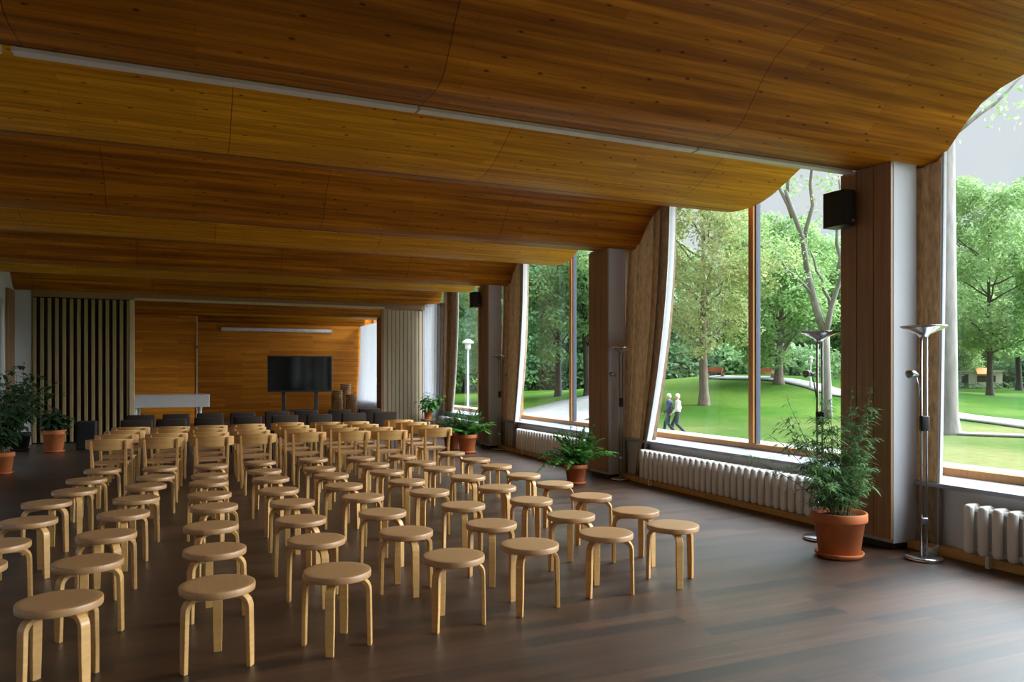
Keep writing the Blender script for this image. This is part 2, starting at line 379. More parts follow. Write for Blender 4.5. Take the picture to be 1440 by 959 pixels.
for x in cuts:
    for i, (y, z) in enumerate(prof): vv.append((x, y, 4.75)); uv.append((x, z * .97 + 4.0))
ff = []
for i in range(n - 1):
    ff.append((i, i + 1, n + i + 1, n + i)); ff.append((2 * n + i, 3 * n + i, 3 * n + i + 1, 2 * n + i + 1))
    ff.append((n + i, n + i + 1, 3 * n + i + 1, 3 * n + i)); ff.append((i, 2 * n + i, 2 * n + i + 1, i + 1))
ff.append((0, n, 3 * n, 2 * n)); ff.append((n - 1, 3 * n - 1, 4 * n - 1, 2 * n - 1))
cb.add(vv, ff, True); cb.uv = uv
TROUGH = 2.55
def panel_v(Y):
    q = (Y - P0 - .39) / BAY; kk = math.floor(q); a = (q - kk) * BAY + .39
    return kk + (.5 * (a - .39) / (TROUGH - .39) if a < TROUGH else .5 + .5 * (a - TROUGH) / (BAY + .39 - TROUGH))
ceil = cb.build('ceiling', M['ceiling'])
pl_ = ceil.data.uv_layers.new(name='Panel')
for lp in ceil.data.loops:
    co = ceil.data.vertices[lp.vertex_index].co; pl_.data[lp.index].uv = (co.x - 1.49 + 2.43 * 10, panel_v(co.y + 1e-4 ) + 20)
recalc(ceil); struct(ceil)
es = ceil.modifiers.new('split', 'EDGE_SPLIT'); es.split_angle = math.radians(42)

struct(MB().box(XL - .4, 7.0, Y0 - .4, Y1 + .4, 4.75, 5.0).build('roof_slab', M['white']))
# left wall with a window far down the room
wl = MB(); LW0, LW1 = 16.6, 18.75
wl.box(XL - .25, XL, Y0 - .3, LW0, 0, 4.75); wl.box(XL - .25, XL, LW1, Y1 + .3, 0, 4.75); wl.box(XL - .25, XL, LW0, LW1, 0, .5); wl.box(XL - .25, XL, LW0, LW1, 3.2, 4.75)
struct(wl.build('wall_left', M['white']))
struct(MB().box(XL, 6.8, Y0 - .3, Y0, 0, 4.75).build('wall_front', M['white']))
struct(MB().box(XL, 6.8, Y1, Y1 + .3, 0, 4.75).build('wall_back', M['backwall']))
# window wall: parapet, ledge, pillars
struct(MB().box(6.10, 6.72, Y0 - .3, Y1 + .3, GZ - .3, .58).build('wall_right', M['white']))
struct(bev(MB().box(6.03, 6.70, Y0, Y1, .58, .62).build('trim_1', M['ledge']), .006))
struct(MB().box(6.72, 7.15, Y0, Y1, .50, .675).build('trim_2', M['concrete']))
struct(bev(MB().box(5.98, 6.10, Y0, Y1, 0, .075).build('baseboard_right', M['birch'])))
struct(MB().box(XR, 6.75, Y0, Y1, 4.35, 4.75).build('trim_3', M['white']))

def pillar(yk, i):
    p = MB().box(5.765, 6.06, yk, yk + .57, .06, 4.3 if False else 3.53).build('pillar', M['pillar']); struct(p); bev(p, .006)
    pn = MB().box(5.745, 5.765, yk + .004, yk + .57, .10, 3.50)
    for j in range(3): pn.box(5.737, 5.745, yk + .004 + .19 * j, yk + .185 + .19 * j, .10, 3.50)
    pn.build('panel', M['panel_brown'], p)
    MB().box(5.79, 6.04, yk + .03, yk + .54, 0, .06).build('plinth', M['plinth'], p)
PILL = [P0 + BAY * k for k in (-2, -1, 0, 1, 2, 3, 4)]
for i, y in enumerate(PILL): pillar(y, i)

def window(i, y0, y1):
    wroot = bpy.data.objects.new('window_%d' % i, None); COL.objects.link(wroot); wroot['kind'] = 'structure'; wroot.location = (GX, (y0 + y1) / 2, .62)
    hy = (y1 - y0) / 2
    fr = MB().box(-.04, .05, -hy, hy, 0, .075).box(-.04, .05, -hy, hy, 3.66, 3.74).box(-.04, .05, -hy, -hy + .07, .075, 3.66).box(-.04, .05, hy - .07, hy, .075, 3.66)
    fr.build('frame', M['frame'], wroot)
    mu = MB().box(-.06, .05, -.045, .045, .075, 3.66).build('mullion', M['frame'], wroot); bev(mu, .008)
    MB().box(-.02, .05, -.062, -.045, .075, 3.66).build('mullion_edge', M['alu'], wroot)
    MB().box(-.004, .004, -hy + .07, -.062, .075, 3.66).build('pane', M['glass'], wroot)
    MB().box(-.004, .004, .045, hy - .07, .075, 3.66).build('pane', M['glass'], wroot)
for i, k in enumerate(range(-2, 5)):
    y0 = P0 + .285 + BAY * k
    window(i + 1, max(y0, Y0), min(y0 + BAY, Y1))
wr = bpy.data.objects.new('window_8', None); COL.objects.link(wr); wr['kind'] = 'structure'; wr.location = (XL - .12, (LW0 + LW1) / 2, .5)
hy = (LW1 - LW0) / 2
MB().box(-.04, .04, -hy, hy, 0, .07).box(-.04, .04, -hy, hy, 2.63, 2.7).box(-.04, .04, -hy, -hy + .07, .07, 2.63).box(-.04, .04, hy - .07, hy, .07, 2.63).build('frame', M['frame'], wr)
MB().box(-.004, .004, -hy + .07, hy - .07, .07, 2.63).build('pane', M['glass'], wr)
struct(bev(MB().box(XL, XL + .06, 18.85, 19.45, 0, 3.45).build('trim_4', M['panel_brown'])))

# ceiling strips in the slot behind the first pillar
YS = P0 + .40
for x0, x1, lb in [(-3.6, -1.06, 'pale metal ceiling strip in the slot, piece at the end away from the windows'), (-1.0, 1.47, 'pale metal ceiling strip in the slot, second piece from the wall away from windows'),
                   (1.49, 3.92, 'pale metal ceiling strip in the slot, third piece, next to the window piece'), (3.94, 5.72, 'pale metal ceiling strip in the slot, piece ending at the nearest pillar')]:
    t = thing('ceiling_strip', lb, 'ceiling strip', ((x0 + x1) / 2, YS + .045, 3.49), 0, 'ceiling strips in the slot')
    hx = (x1 - x0) / 2
    bev(MB().box(-hx, hx, -.045, .045, 0, .05).build('cover', M['strip'], t), .004)
    MB().box(-hx + .02, hx - .02, -.03, .03, .05, .12).build('rail', M['alu'], t)

# ---------------------------------------------------------------- partition and stage end
YP = 19.75
tb = MB().box(-3.42, 5.80, YP - .06, YP + .16, 3.36, 3.56).build('trim_5', M['panel_brown']); struct(tb)
struct(MB().box(-1.33, 4.68, YP - .085, YP - .06, 3.35, 3.41).build('trim_6', M['cream']))
struct(MB().box(XL, -3.43, YP - .02, YP + .16, 0, 3.56).build('wall_partition', M['white']))
t = thing('slatted_screen', 'slatted timber folding screen with dark gaps behind the potted plants', 'screen', (-2.42, YP, 0))
MB().box(-1.0, 1.06, .03, .06, .03, 3.36).build('backing', M['slat_dark'], t)
for i in range(14):
    x = -.98 + i * .146
    bev(MB().box(x, x + .07, -.05, .03, .03, 3.34).build('slat', M['slat'], t), .012, 3)
MB().box(.985, 1.085, -.07, .06, 0, 3.36).build('post', M['cream'], t)
MB().box(-1.0, .985, -.02, .06, 0, .03).build('floor_rail', M['black'], t)
t = thing('fluted_screen', 'beige fluted folding screen standing next to the white sheer curtain', 'screen', (5.22, YP, 0))
MB().box(-.55, .53, .0, .05, .03, 3.36).build('backing', M['beige_panel'], t)
for i in range(9):
    x = -.44 + i * .108
    bev(MB().box(x, x + .100, -.03, .0, .03, 3.34).build('flute', M['beige_panel'], t), .02, 3)
MB().box(-.62, -.55, -.06, .06, 0, 3.36).build('post', M['panel_brown'], t)
MB().box(-.55, .53, -.02, .05, 0, .03).build('floor_rail', M['black'], t)

# timber block on the left of the stage with its pale edge
xe = at_y(278, 26.2)
t = thing('timber_panel_wall', 'dark horizontal board panel with pale edge behind the white piano', 'panel', (xe, 26.2, 0))
MB().box(-4.0 , -.04, 0, .12, 0, 3.50).build('board_panel', M['backwall'], t)
MB().box(-.04, .0, -.03, .12, 0, 3.50).build('edge_trim', M['cream'], t)
MB().box(-.06, .03, -.06, -.03, 2.45, 2.52).build('hook', M['chrome'], t)
# projection screen case
xa, xb = at_y(312, 29.3), at_y(467, 29.3)
t = thing('screen_case', 'long white projection screen case high on the back wall', 'projection screen', ((xa + xb) / 2, 29.48, 3.22))
hx = (xb - xa) / 2
cm = MB(); cm.prism([(.02, 0), (.10, 0), (.10, .13), (-.03, .13), (-.05, .10), (-.05, .03)], 'x', -hx, hx); bev(cm.build('case', M['postwhite'], t))
MB().box(-hx - .03, -hx, -.055, .10, -.005, .135).box(hx, hx + .03, -.055, .10, -.005, .135).build('end_cap', M['strip'], t)

# ---------------------------------------------------------------- radiators
def radiator(ya, yb, label):
    t = thing('radiator', label, 'radiator', (5.96, (ya + yb) / 2, 0), 0, 'white column radiators under the windows')
    hy = (yb - ya) / 2; nsec = int((yb - ya) / .115); pit = (yb - ya) / nsec
    for i in range(nsec):
        y = -hy + pit * (i + .5); a = .040
        m = MB(); m.rbox(-.075, -.015, y - a, y + a, .10, .50, .028); m.rbox(.015, .075, y - a, y + a, .10, .50, .028)
        m.rbox(-.075, .075, y - a * .8, y + a * .8, .44, .505, .026); m.rbox(-.075, .075, y - a * .8, y + a * .8, .095, .15, .024)
        m.build('column', M['radiator'], t)
    MB().tube([(0, -hy, .46), (0, hy, .46)], .022, 10).tube([(0, -hy, .13), (0, hy, .13)], .022, 10).build('pipe', M['radiator'], t)
    for s in (-1, 1): MB().box(-.03, .03, s * (hy - .2) - .015, s * (hy - .2) + .015, 0.0, .11).build('foot', M['radiator'], t)
radiator(P0 - 3.3, 4.22, 'white column radiator under the window nearest the viewer, beside the near lamp')
radiator(P0 + .75, 9.12, 'white column radiator under the window where two people walk outside')
radiator(P0 + BAY + .75, 13.6, 'white column radiator behind the fern between the second and third pillars')
radiator(P0 + 2 * BAY + .75, 18.7, 'white column radiator farthest down the hall, behind the paired pots')

# ---------------------------------------------------------------- curtains
def curtain(name, label, pts_top, pts_bot, ztop, zbot, folds, amp, mats, edge=.10, seed=0, cat='curtain', zfun=None, flare=0.0):
    """cloth hung along the line pts_top[0]..[1], gathered at pts_bot[0]..[1] below"""
    rnd = random.Random(seed); ph = [rnd.uniform(-.5, .5) for _ in range(60)]
    nu, nv = folds * 10, 26; m = MB(); v = []
    for j in range(nv + 1):
        g = j / nv
        for i in range(nu + 1):
            s = i / nu
            a = Vector(pts_top[0]).lerp(Vector(pts_top[1]), s); b = Vector(pts_bot[0]).lerp(Vector(pts_bot[1]), s)
            gg = g ** 1.7
            p = a.lerp(b, gg)
            q = s * folds * 2 * PI + ph[int(s * folds)] * .0
            dx = Vector(pts_top[1]) - Vector(pts_top[0]); nrm = Vector((-dx.y, dx.x)).normalized(); tan = dx.normalized()
            am = amp * (0.75 + .5 * math.sin(s * 7 + seed)) * (0.85 + .3 * math.sin(g * 2.2 + s * 5))
            p = p + nrm * (math.sin(q) * am) + tan * (math.sin(2 * q + 1) * am * .35)
            p = p + tan * flare * math.sin(g * PI) * (s - .5)
            zt = zfun(p.x, p.y) if zfun else ztop
            v.append((p.x, p.y, zt + (zbot - zt) * g))
    W = nu + 1; fs = [(j * W + i, j * W + i + 1, (j + 1) * W + i + 1, (j + 1) * W + i) for j in range(nv) for i in range(nu)]
    m.add(v, fs, True)
    o = m.build(name, mats)
    for p in o.data.polygons:
        s = (p.index % nu) / nu
        p.material_index = 1 if (len(mats) > 1 and s < edge) else 0
    sol = o.modifiers.new('cloth', 'SOLIDIFY'); sol.thickness = .006
    return tag(o, label, cat, 'curtains along the window wall')
def zc(x, y):       # underside of the ceiling
    for i in range(n - 1):
        if prof[i][0] <= y < prof[i + 1][0]:
            a = (y - prof[i][0]) / (prof[i + 1][0] - prof[i][0]); return prof[i][1] * (1 - a) + prof[i + 1][1] * a - .03
    return 3.5
cur = [M['curtain'], M['lining']]
def far_curtain(yp, label, seed, w_=1.05, bot=(-.50, .06)):
    return curtain('curtain', label, ((6.24, yp - w_), (6.20, yp + .22)), ((6.08, yp + bot[0]), (6.13, yp + .22)), 3.5, .02, 6, .085, cur, .07, seed, zfun=lambda x, y: min(zc(x, y) + .25, 4.3), flare=.15)
curtain('curtain', 'brown linen curtain with white edge hanging behind the near floor lamp', ((6.20, 4.555), (6.13, 5.12)), ((6.04, 4.49), (6.05, 5.0)), 3.9, .03, 4, .05, cur, .10, 3, zfun=lambda x, y: 3.95)
far_curtain(P0 + BAY, 'full brown linen curtain gathered between second pillar and the window with walkers', 1)
far_curtain(P0 + 2 * BAY, 'brown linen curtain gathered beside the third pillar, behind the fern', 2, .95, (-.75, .05))
far_curtain(P0 + 3 * BAY - .75, 'brown linen curtain hanging just beyond the street lamp window', 5, .85, (-.72, .05))
curtain('curtain', 'white sheer curtain hanging beside the beige fluted screen', ((6.12, P0 + 3 * BAY - .85), (5.78, YP - .12)), ((6.05, P0 + 3 * BAY - .85), (5.78, YP - .12)), 3.46, .03, 7, .03, [M['sheer']], 0, 6, zfun=lambda x, y: 3.5)
curtain('curtain', 'white sheer curtain closed in front of the stage windows near the back wall', ((6.12, 25.3), (6.05, 29.55)), ((5.93, 25.3), (5.90, 29.55)), 3.46, .03, 20, .05, [M['sheer']], 0, 8, zfun=lambda x, y: 3.5)
curtain('curtain', 'narrow brown curtain between the white sheers at the stage windows', ((6.22, 23.3), (6.2, 24.6)), ((6.05, 24.0), (6.05, 24.6)), 3.46, .03, 6, .05, cur, .3, 9, zfun=lambda x, y: 3.6)

# ---------------------------------------------------------------- stools
def l_leg(ang, r=.185, wd=.052):
    """bent plywood leg: upright board curving in under the seat"""
    m = MB(); out_, inn = [], []
    th = .027; R = .062; top = .398
    pts = [(r + .006, 0), (r + .004, .15), (r, top - R - th / 2)]
    for i in range(1, 8):
        a = PI / 2 * i / 7; pts.append((r - R + R * math.cos(a), top - R - th / 2 + R * math.sin(a)))
    pts.append((.06, top - th / 2))
    P = []
    for i, p in enumerate(pts):
        a = Vector(pts[max(i - 1, 0)]); b = Vector(pts[min(i + 1, len(pts) - 1)]); t = (b - a).normalized(); nn = Vector((-t.y, t.x))
        h_ = th / 2 * (.92 if i < 2 else 1.0)
        out_.append((p[0] - nn.x * h_, p[1] - nn.y * h_)); inn.append((p[0] + nn.x * h_, p[1] + nn.y * h_))
    nP = len(pts); v = []
    ca, sa = math.cos(ang), math.sin(ang)
    for sgn in (-1, 1):
        for lst in (out_, inn):
            for i, (rr, z) in enumerate(lst):
                w_ = wd / 2 * (.86 if i < 1 else 1.0) * sgn
                v.append((rr * ca - w_ * sa, rr * sa + w_ * ca, max(z, 0)))
    def I(s, l, i): return (s * 2 + l) * nP + i
    fs = []
    for i in range(nP - 1):
        fs += [(I(0, 0, i), I(1, 0, i), I(1, 0, i + 1), I(0, 0, i + 1)), (I(0, 1, i), I(0, 1, i + 1), I(1, 1, i + 1), I(1, 1, i)),
               (I(0, 0, i), I(0, 0, i + 1), I(0, 1, i + 1), I(0, 1, i)), (I(1, 0, i), I(1, 1, i), I(1, 1, i + 1), I(1, 0, i + 1))]
    fs += [(I(0, 0, 0), I(0, 1, 0), I(1, 1, 0), I(1, 0, 0)), (I(0, 0, nP - 1), I(1, 0, nP - 1), I(1, 1, nP - 1), I(0, 1, nP - 1))]
    m.add(v, fs); return m
SEAT = [(.0, .400), (.190, .400), (.1945, .4015), (.196, .405), (.197, .420), (.196, .435), (.1945, .4385), (.190, .440), (.150, .440), (.0, .440)]
def make_stool(nl):
    t = thing('stool', 'x', 'stool', (0, 0, 0), 0, 'round birch stools set out in rows')
    MB().lathe(SEAT, n=40, caps=False).build('seat', M['birch_seat'], t)
    for i in range(nl): bev(recalc(l_leg(2 * PI * i / nl).build('leg', M['birch'], t)), .004)
    return t
STOOLS = {   # seat centres read off the photograph, column by column from the window side, nearest first
 7: [(946, 737), (894, 717), (831, 696.5), (780, 679), (736, 667), (698, 654), (669, 645), (635, 636)],
 6: [(852, 748), (803, 723), (747, 702), (699, 684), (658, 669.5), (618, 657.5), (592, 649), (565, 641)],
 5: [(745, 764), (691, 735), (651, 709), (604, 690), (572, 675.5), (544, 662), (526, 652), (507, 643)],
 4: [(638, 780), (571, 746), (538, 719), (510.5, 697), (483, 681.5), (466, 667), (449, 657.5), (440, 645)],
 3: [(474, 801), (445, 757), (423, 729), (411, 705), (391, 688), (381, 672), (372, 661), (366, 649)],
 2: [(306, 820), (302, 771), (297, 738), (301, 711), (295, 694), (294, 677), (295, 667), (297, 654)],
 1: [(84, 843), (124, 788), (150, 750), (174, 721), (192, 700), (205, 682), (219, 669.5), (225, 657)],
 0: [None, (-45, 796), (-4, 764), (41, 731), (66, 706), (105, 689), (122, 673.5), (144, 660)]}
TURN = {(2, 0): 90, (4, 0): -5, (5, 0): 10, (6, 0): -8, (7, 0): 45, (3, 0): -12, (1, 0): 34}     # one leg's bearing as seen from the viewer
FOUR = {(3, 0), (1, 0), (4, 1), (6, 2), (3, 3), (1, 2), (5, 4), (2, 5)}
ORD = ['', 'second', 'third', 'fourth', 'fifth', 'sixth', 'seventh', 'eighth']
def row_words(r): return 'front row' if r == 0 else (ORD[r] + ' row from the front')
def col_words(c):
    j = 7 - c
    return 'nearest the windows' if j == 0 else ('farthest from the windows' if j == 7 else ORD[j] + ' from the windows')
st = {3: make_stool(3), 4: make_stool(4)}; used = {3: False, 4: False}
rng = random.Random(11)
SPOT = {}
for c in range(7, -1, -1):
    for r, p in enumerate(STOOLS[c]):
        if p is None: continue
        x, y = at_z(p[0], p[1], .44); SPOT[(c, r)] = (x, y)
        nl = 4 if (c, r) in FOUR else 3
        if (c, r) in TURN: rot = math.atan2(y, x) - PI / 2 + math.radians(TURN[(c, r)])
        else: rot = rng.uniform(0, 2 * PI)
        lab = ('four-legged' if nl == 4 else 'three-legged') + ' round birch stool, %s, %s' % (row_words(r), col_words(c))
        if not used[nl]:
            st[nl].location = (x, y, 0); st[nl].rotation_euler = (0, 0, rot); st[nl]['label'] = lab; used[nl] = True
        else: dup(st[nl], (x, y, 0), rot, lab)

# ---------------------------------------------------------------- birch chairs with curved back
def make_chair():
    t = thing('birch_chair', 'x', 'chair', (0, 0, 0), 0, 'birch chairs with curved backs in rows')
    s = MB(); ol = []
    hw0, hw1, y0, y1, r = .185, .205, -.19, .20, .05
    for (cx, cy, a0) in ((hw1 - r, y1 - r, 0), (-hw1 + r, y1 - r, PI / 2), (-hw0 + r, y0 + r, PI), (hw0 - r, y0 + r, 1.5 * PI)):
        for i in range(6): a = a0 + PI / 2 * i / 5; ol.append((cx + r * math.cos(a), cy + r * math.sin(a)))
    s.prism(ol, 'z', .415, .44); bev(s.build('seat', M['birch_seat'], t), .006)
    for sx in (-1, 1):     # front legs, bent under the seat
        lm = l_leg(0, .17, .045); a = PI / 2
        lm.v = [(-(q[1]) + sx * .165, q[0] - .0, q[2] * .415 / .398) for q in lm.v]
        bev(recalc(lm.build('leg', M['birch'], t)), .004)
    for sx in (-1, 1):     # rear legs run up to carry the back
        pts = [(sx * .185, -.205, 0), (sx * .185, -.195, .25), (sx * .19, -.20, .44), (sx * .195, -.225, .60), (sx * .20, -.245, .74)]
        m = MB(); v = []
        wds = [(.016, .020), (.018, .026), (.018, .028), (.016, .022), (.013, .013)]
        for (x, y, z), (a, b) in zip(pts, wds): v += [(x - a, y - b, z), (x + a, y - b, z), (x + a, y + b, z), (x - a, y + b, z)]
        fs = [(3, 2, 1, 0), (16, 17, 18, 19)]
        for i in range(4):
            for j in range(4): fs.append((i * 4 + j, i * 4 + (j + 1) % 4, i * 4 + 4 + (j + 1) % 4, i * 4 + 4 + j))
        m.add(v, fs); bev(m.build('leg', M['birch'], t), .005)
    b = MB(); v = []; N = 18     # curved back band, the ends sweeping forward
    for i in range(N + 1):
        u = -1 + 2 * i / N; x = .275 * u; y = -.265 + .12 * abs(u) ** 2.2; ht = .075 * (1 - .22 * abs(u) ** 3)
        for (dy, dz) in ((-.011, -ht), (.011, -ht), (.011, ht), (-.011, ht)): v.append((x, y + dy - dz * .10 + (.006 if abs(u) < .8 else .0), .685 + dz))
    fs = [(0, 3, 2, 1), (N * 4, N * 4 + 1, N * 4 + 2, N * 4 + 3)]
    for i in range(N):
        for j in range(4): fs.append((i * 4 + j, (i + 1) * 4 + j, (i + 1) * 4 + (j + 1) % 4, i * 4 + (j + 1) % 4))
    b.add(v, fs); bev(recalc(b.build('backrest', M['birch'], t)), .005)
    return t
ch = make_chair(); first = True
CROWS = ['first', 'second', 'third', 'fourth']
for c in range(7, -1, -1):
    (xa, ya), (xb, yb) = SPOT[(c, 3)], SPOT[(c, 7)]
    dxdy = (xb - xa) / (yb - ya) * .5
    for r in range(4):
        d = .86 + .76 * r
        x = xb + dxdy * d + rng.uniform(-.03, .03); y = yb + d + rng.uniform(-.03, .03); rot = rng.uniform(-.07, .07)
        lab = 'birch chair with curved back, %s row behind the stools, %s' % (CROWS[r], col_words(c))
        if first: ch.location = (x, y, 0); ch.rotation_euler = (0, 0, rot); ch['label'] = lab; first = False
        else: dup(ch, (x, y, 0), rot, lab)

# ---------------------------------------------------------------- grey upholstered chairs
def make_grey():
    t = thing('upholstered_chair', 'x', 'chair', (0, 0, 0), 0, 'grey upholstered chairs before the stage')
    MB().rbox(-.23, .23, -.20, .26, .40, .48, .035).build('seat', M['upholstery'], t)
    b = MB(); b.rbox(-.24, .24, -.035, .035, -.21, .21, .03)
    b.v = [(x, y - .27 + .03 * (x / .24) ** 2 - z * .16, z + .62) for x, y, z in b.v]
    b.build('backrest', M['upholstery'], t)
    for sx in (-1, 1):
        MB().tube([(sx * .21, .22, 0), (sx * .205, .20, .41)], .013, 8).build('leg', M['chairmetal'], t)
        MB().tube([(sx * .21, -.25, 0), (sx * .205, -.20, .44), (sx * .20, -.245, .62)], .013, 8).build('leg', M['chairmetal'], t)
    return t
gc = make_grey(); first = True
for rowi, (xs, ya, yb, word) in enumerate([([192, 242, 295, 350, 400, 449, 497, 543], 590.5, 579, 'row directly behind the birch chairs'),
                                          ([198, 248, 295, 342, 389, 432, 478, 520], 583.5, 574.5, 'row closest to the stage')]):
    for i, px in enumerate(xs):
        py = ya + (yb - ya) * (px - xs[0]) / (xs[-1] - xs[0])
        x, y = at_z(px, py, .83)
        lab = 'dark grey upholstered chair, %s, %s' % (word, col_words(i))
        y += .30
        if first: gc.location = (x, y, 0); gc['label'] = lab; first = False
        else: dup(gc, (x, y, 0), rng.uniform(-.05, .05), lab)

# ---------------------------------------------------------------- stage: television, piano, stool stacks
tx, ty = at_depth(422.5, 22.0)
t = thing('television_stand', 'black television stand on two posts with a base on the stage', 'stand', (tx, ty, 0), 0)
for sx in (-1, 1):
    bev(MB().box(sx * .47 - .05, sx * .47 + .05, .06, .12, .06, 1.75).build('post', M['black'], t), .006)
    bev(MB().box(sx * .47 - .05, sx * .47 + .05, -.32, .42, .02, .06).build('foot', M['black'], t), .006)
    for q in (-.28, .38): MB().lathe([(.03, 0), (.03, .02)], (sx * .47, q, 0), 12).build('caster', M['black'], t)
MB().box(-.47, .47, .065, .115, .48, .55).box(-.47, .47, .065, .115, 1.45, 1.55).build('crossbar', M['black'], t)
t = thing('television', 'large black flat television showing a faint window reflection', 'television', (tx, ty, 1.07))
bev(MB().box(-.93, .93, .0, .058, 0, 1.07).build('body', M['black'], t), .006)
MB().box(-.90, .90, -.004, .002, .045, 1.04).build('screen', M['screen'], t)

px_, py_ = at_depth(238, 21.6)
t = thing('grand_piano', 'white grand piano on the stage in front of dark board panel', 'piano', (px_, py_, 0), 0)
ol = [(1.05, -.72), (1.05, .25)]
for i in range(1, 13):
    u = i / 12; ol.append((1.05 - 2.1 * u, .25 + .55 * (.5 - .5 * math.cos(PI * u)) * (1 if u < 1 else 1)))
ol = [(1.08, -.75), (1.08, .05), (1.0, .32), (.80, .48), (.5, .50), (.2, .46), (-.1, .50), (-.45, .66), (-.8, .74), (-1.08, .74), (-1.08, -.75)]
bev(MB().prism(ol, 'z', .66, .98).build('case', M['piano'], t), .02, 3)
bev(MB().prism([(x * 1.01, y * 1.01) for x, y in ol], 'z', .98, 1.01).build('lid', M['piano'], t), .008)
bev(MB().box(-1.32, -1.08, -.75, .74, .62, .68).build('key_bed', M['piano'], t), .01)
MB().box(-1.28, -1.12, -.66, .65, .68, .705).build('keyboard', M['pianokey'], t)
for lx, ly in ((.82, -.2), (-.85, -.6), (-.85, .6)):
    MB().lathe([(.035, 0), (.035, .05), (.045, .06), (.05, .3), (.065, .6), (.085, .66)], (lx, ly, 0), 16).build('leg', M['piano'], t)
MB().tube([(-.9, -.1, .66), (-.95, -.05, .12)], .02, 8).tube([(-.9, .15, .66), (-.95, .10, .12)], .02, 8).box(-1.12, -.88, -.12, .17, .06, .12).box(-1.0, -.95, -.03, .08, 0, .06).build('pedal_lyre', M['piano'], t)

for i, (px, dep, cnt) in enumerate([(474, 26.6, 9), (486, 27.2, 12), (494, 26.2, 7)]):
    x, y = at_depth(px, dep)
    for q in range(cnt):
        dup(st[3], (x, y, q * .0725), q * .42 + i, 'birch stool in the %s stack beside the television, %s' % (['television side', 'tallest', 'curtain side'][i], 'bottom one' if q == 0 else ('topmost' if q == cnt - 1 else (ORD[q] if q < 8 else ['ninth', 'tenth', 'eleventh'][q - 8]) + ' from the bottom')), 'birch stools stacked by the stage')

# ---------------------------------------------------------------- floor lamps
def make_lamp():
    t = thing('floor_lamp', 'x', 'lamp', (0, 0, 0), 0, 'chrome uplighter floor lamps by the pillars')
    MB().lathe([(.0, 0), (.145, 0), (.15, .008), (.15, .026), (.14, .034), (.03, .042), (.0, .042)], n=36, caps=False).build('base', M['chrome'], t)
    MB().tube([(-.022, 0, .04), (-.022, 0, 1.91)], .010, 10).tube([(.026, 0, .04), (.026, 0, 1.90)], .008, 10).build('pole', M['steel'], t)
    MB().lathe([(.0, 1.90), (.035, 1.90), (.05, 1.925), (.16, 1.975), (.185, 1.995), (.18, 1.997), (.155, 1.982), (.05, 1.94), (.0, 1.935)], n=36, caps=False).build('uplight_bowl', M['chrome'], t)
    a = MB().tube([(-.03, 0, 1.36), (-.055, -.01, 1.50), (-.085, -.03, 1.58)], .006, 8).build('reading_arm', M['steel'], t)
    h_ = MB().tube([(-.07, -.03, 1.575), (-.12, -.05, 1.592), (-.165, -.06, 1.585)], [.016, .030, .034], 12).build('lamp_head', M['steel'], a)
    MB().rbox(-.032, .036, -.028, .022, 1.10, 1.23, .010).build('dimmer_box', M['black'], t)
    MB().rbox(-.025, .03, -.02, .02, .30, .36, .008).build('collar', M['steel'], t)
    return t
lamp = make_lamp()
lx, ly = at_z(1299, 787, 0); lamp.location = (lx, ly, 0); lamp.rotation_euler = (0, 0, -TH); lamp['label'] = 'chrome uplighter floor lamp in front of the nearest pillar white face'
dup(lamp, (5.50, 5.36, 0), -TH, 'chrome uplighter floor lamp standing behind the large terracotta pot')
lx, ly = at_depth(864, 10.9); dup(lamp, (5.88, 9.58, 0), -TH - .15, 'chrome uplighter floor lamp against second pillar, behind the fern')
dup(lamp, (5.90, 14.45, 0), 2.6, 'chrome uplighter floor lamp against the third pillar, behind paired pots')
lx, ly = at_z(1322, 778, 0)
cm = MB(); pts = []
for i in range(60):
    a = i * .42; pts.append((.06 * math.cos(a) * (1 + .25 * math.sin(i * 1.7)), .045 * math.sin(a) * (1 + .2 * math.cos(i * 1.3)), .012 + .0011 * i + .012 * math.sin(i * .9)))
cm.tube(pts, .007, 6); c_ = cm.build('cable', M['postwhite'], None, (lx - .11, ly + .0, 0)); tag(c_, 'white cable bundle lying on the floor beside the near lamp base', 'cable')

# loudspeakers on the pillars
def speaker(yk, z, label, dup_from=None):
    t = thing('loudspeaker', label, 'loudspeaker', (5.62, yk, z), 0, 'black loudspeakers on the pillars')
    b = MB().prism([(-.07, -.12), (.07, -.12), (.09, .02), (.09, .12), (-.09, .12), (-.09, .02)], 'z', 0, .33); bev(b.build('cabinet', M['black'], t), .012)
    MB().box(-.06, .06, -.126, -.119, .02, .31).build('grille', M['plinth'], t)
    MB().box(.02, .05, -.130, -.125, .035, .055).build('badge', M['brass'], t)
    MB().box(.09, .12, .0, .06, .12, .2).build('bracket', M['black'], t)
speaker(P0 + .47, 2.98, 'black loudspeaker at the top of the nearest pillar')
speaker(P0 + 2 * BAY + .45, 3.05, 'black loudspeaker at the top of the third pillar')

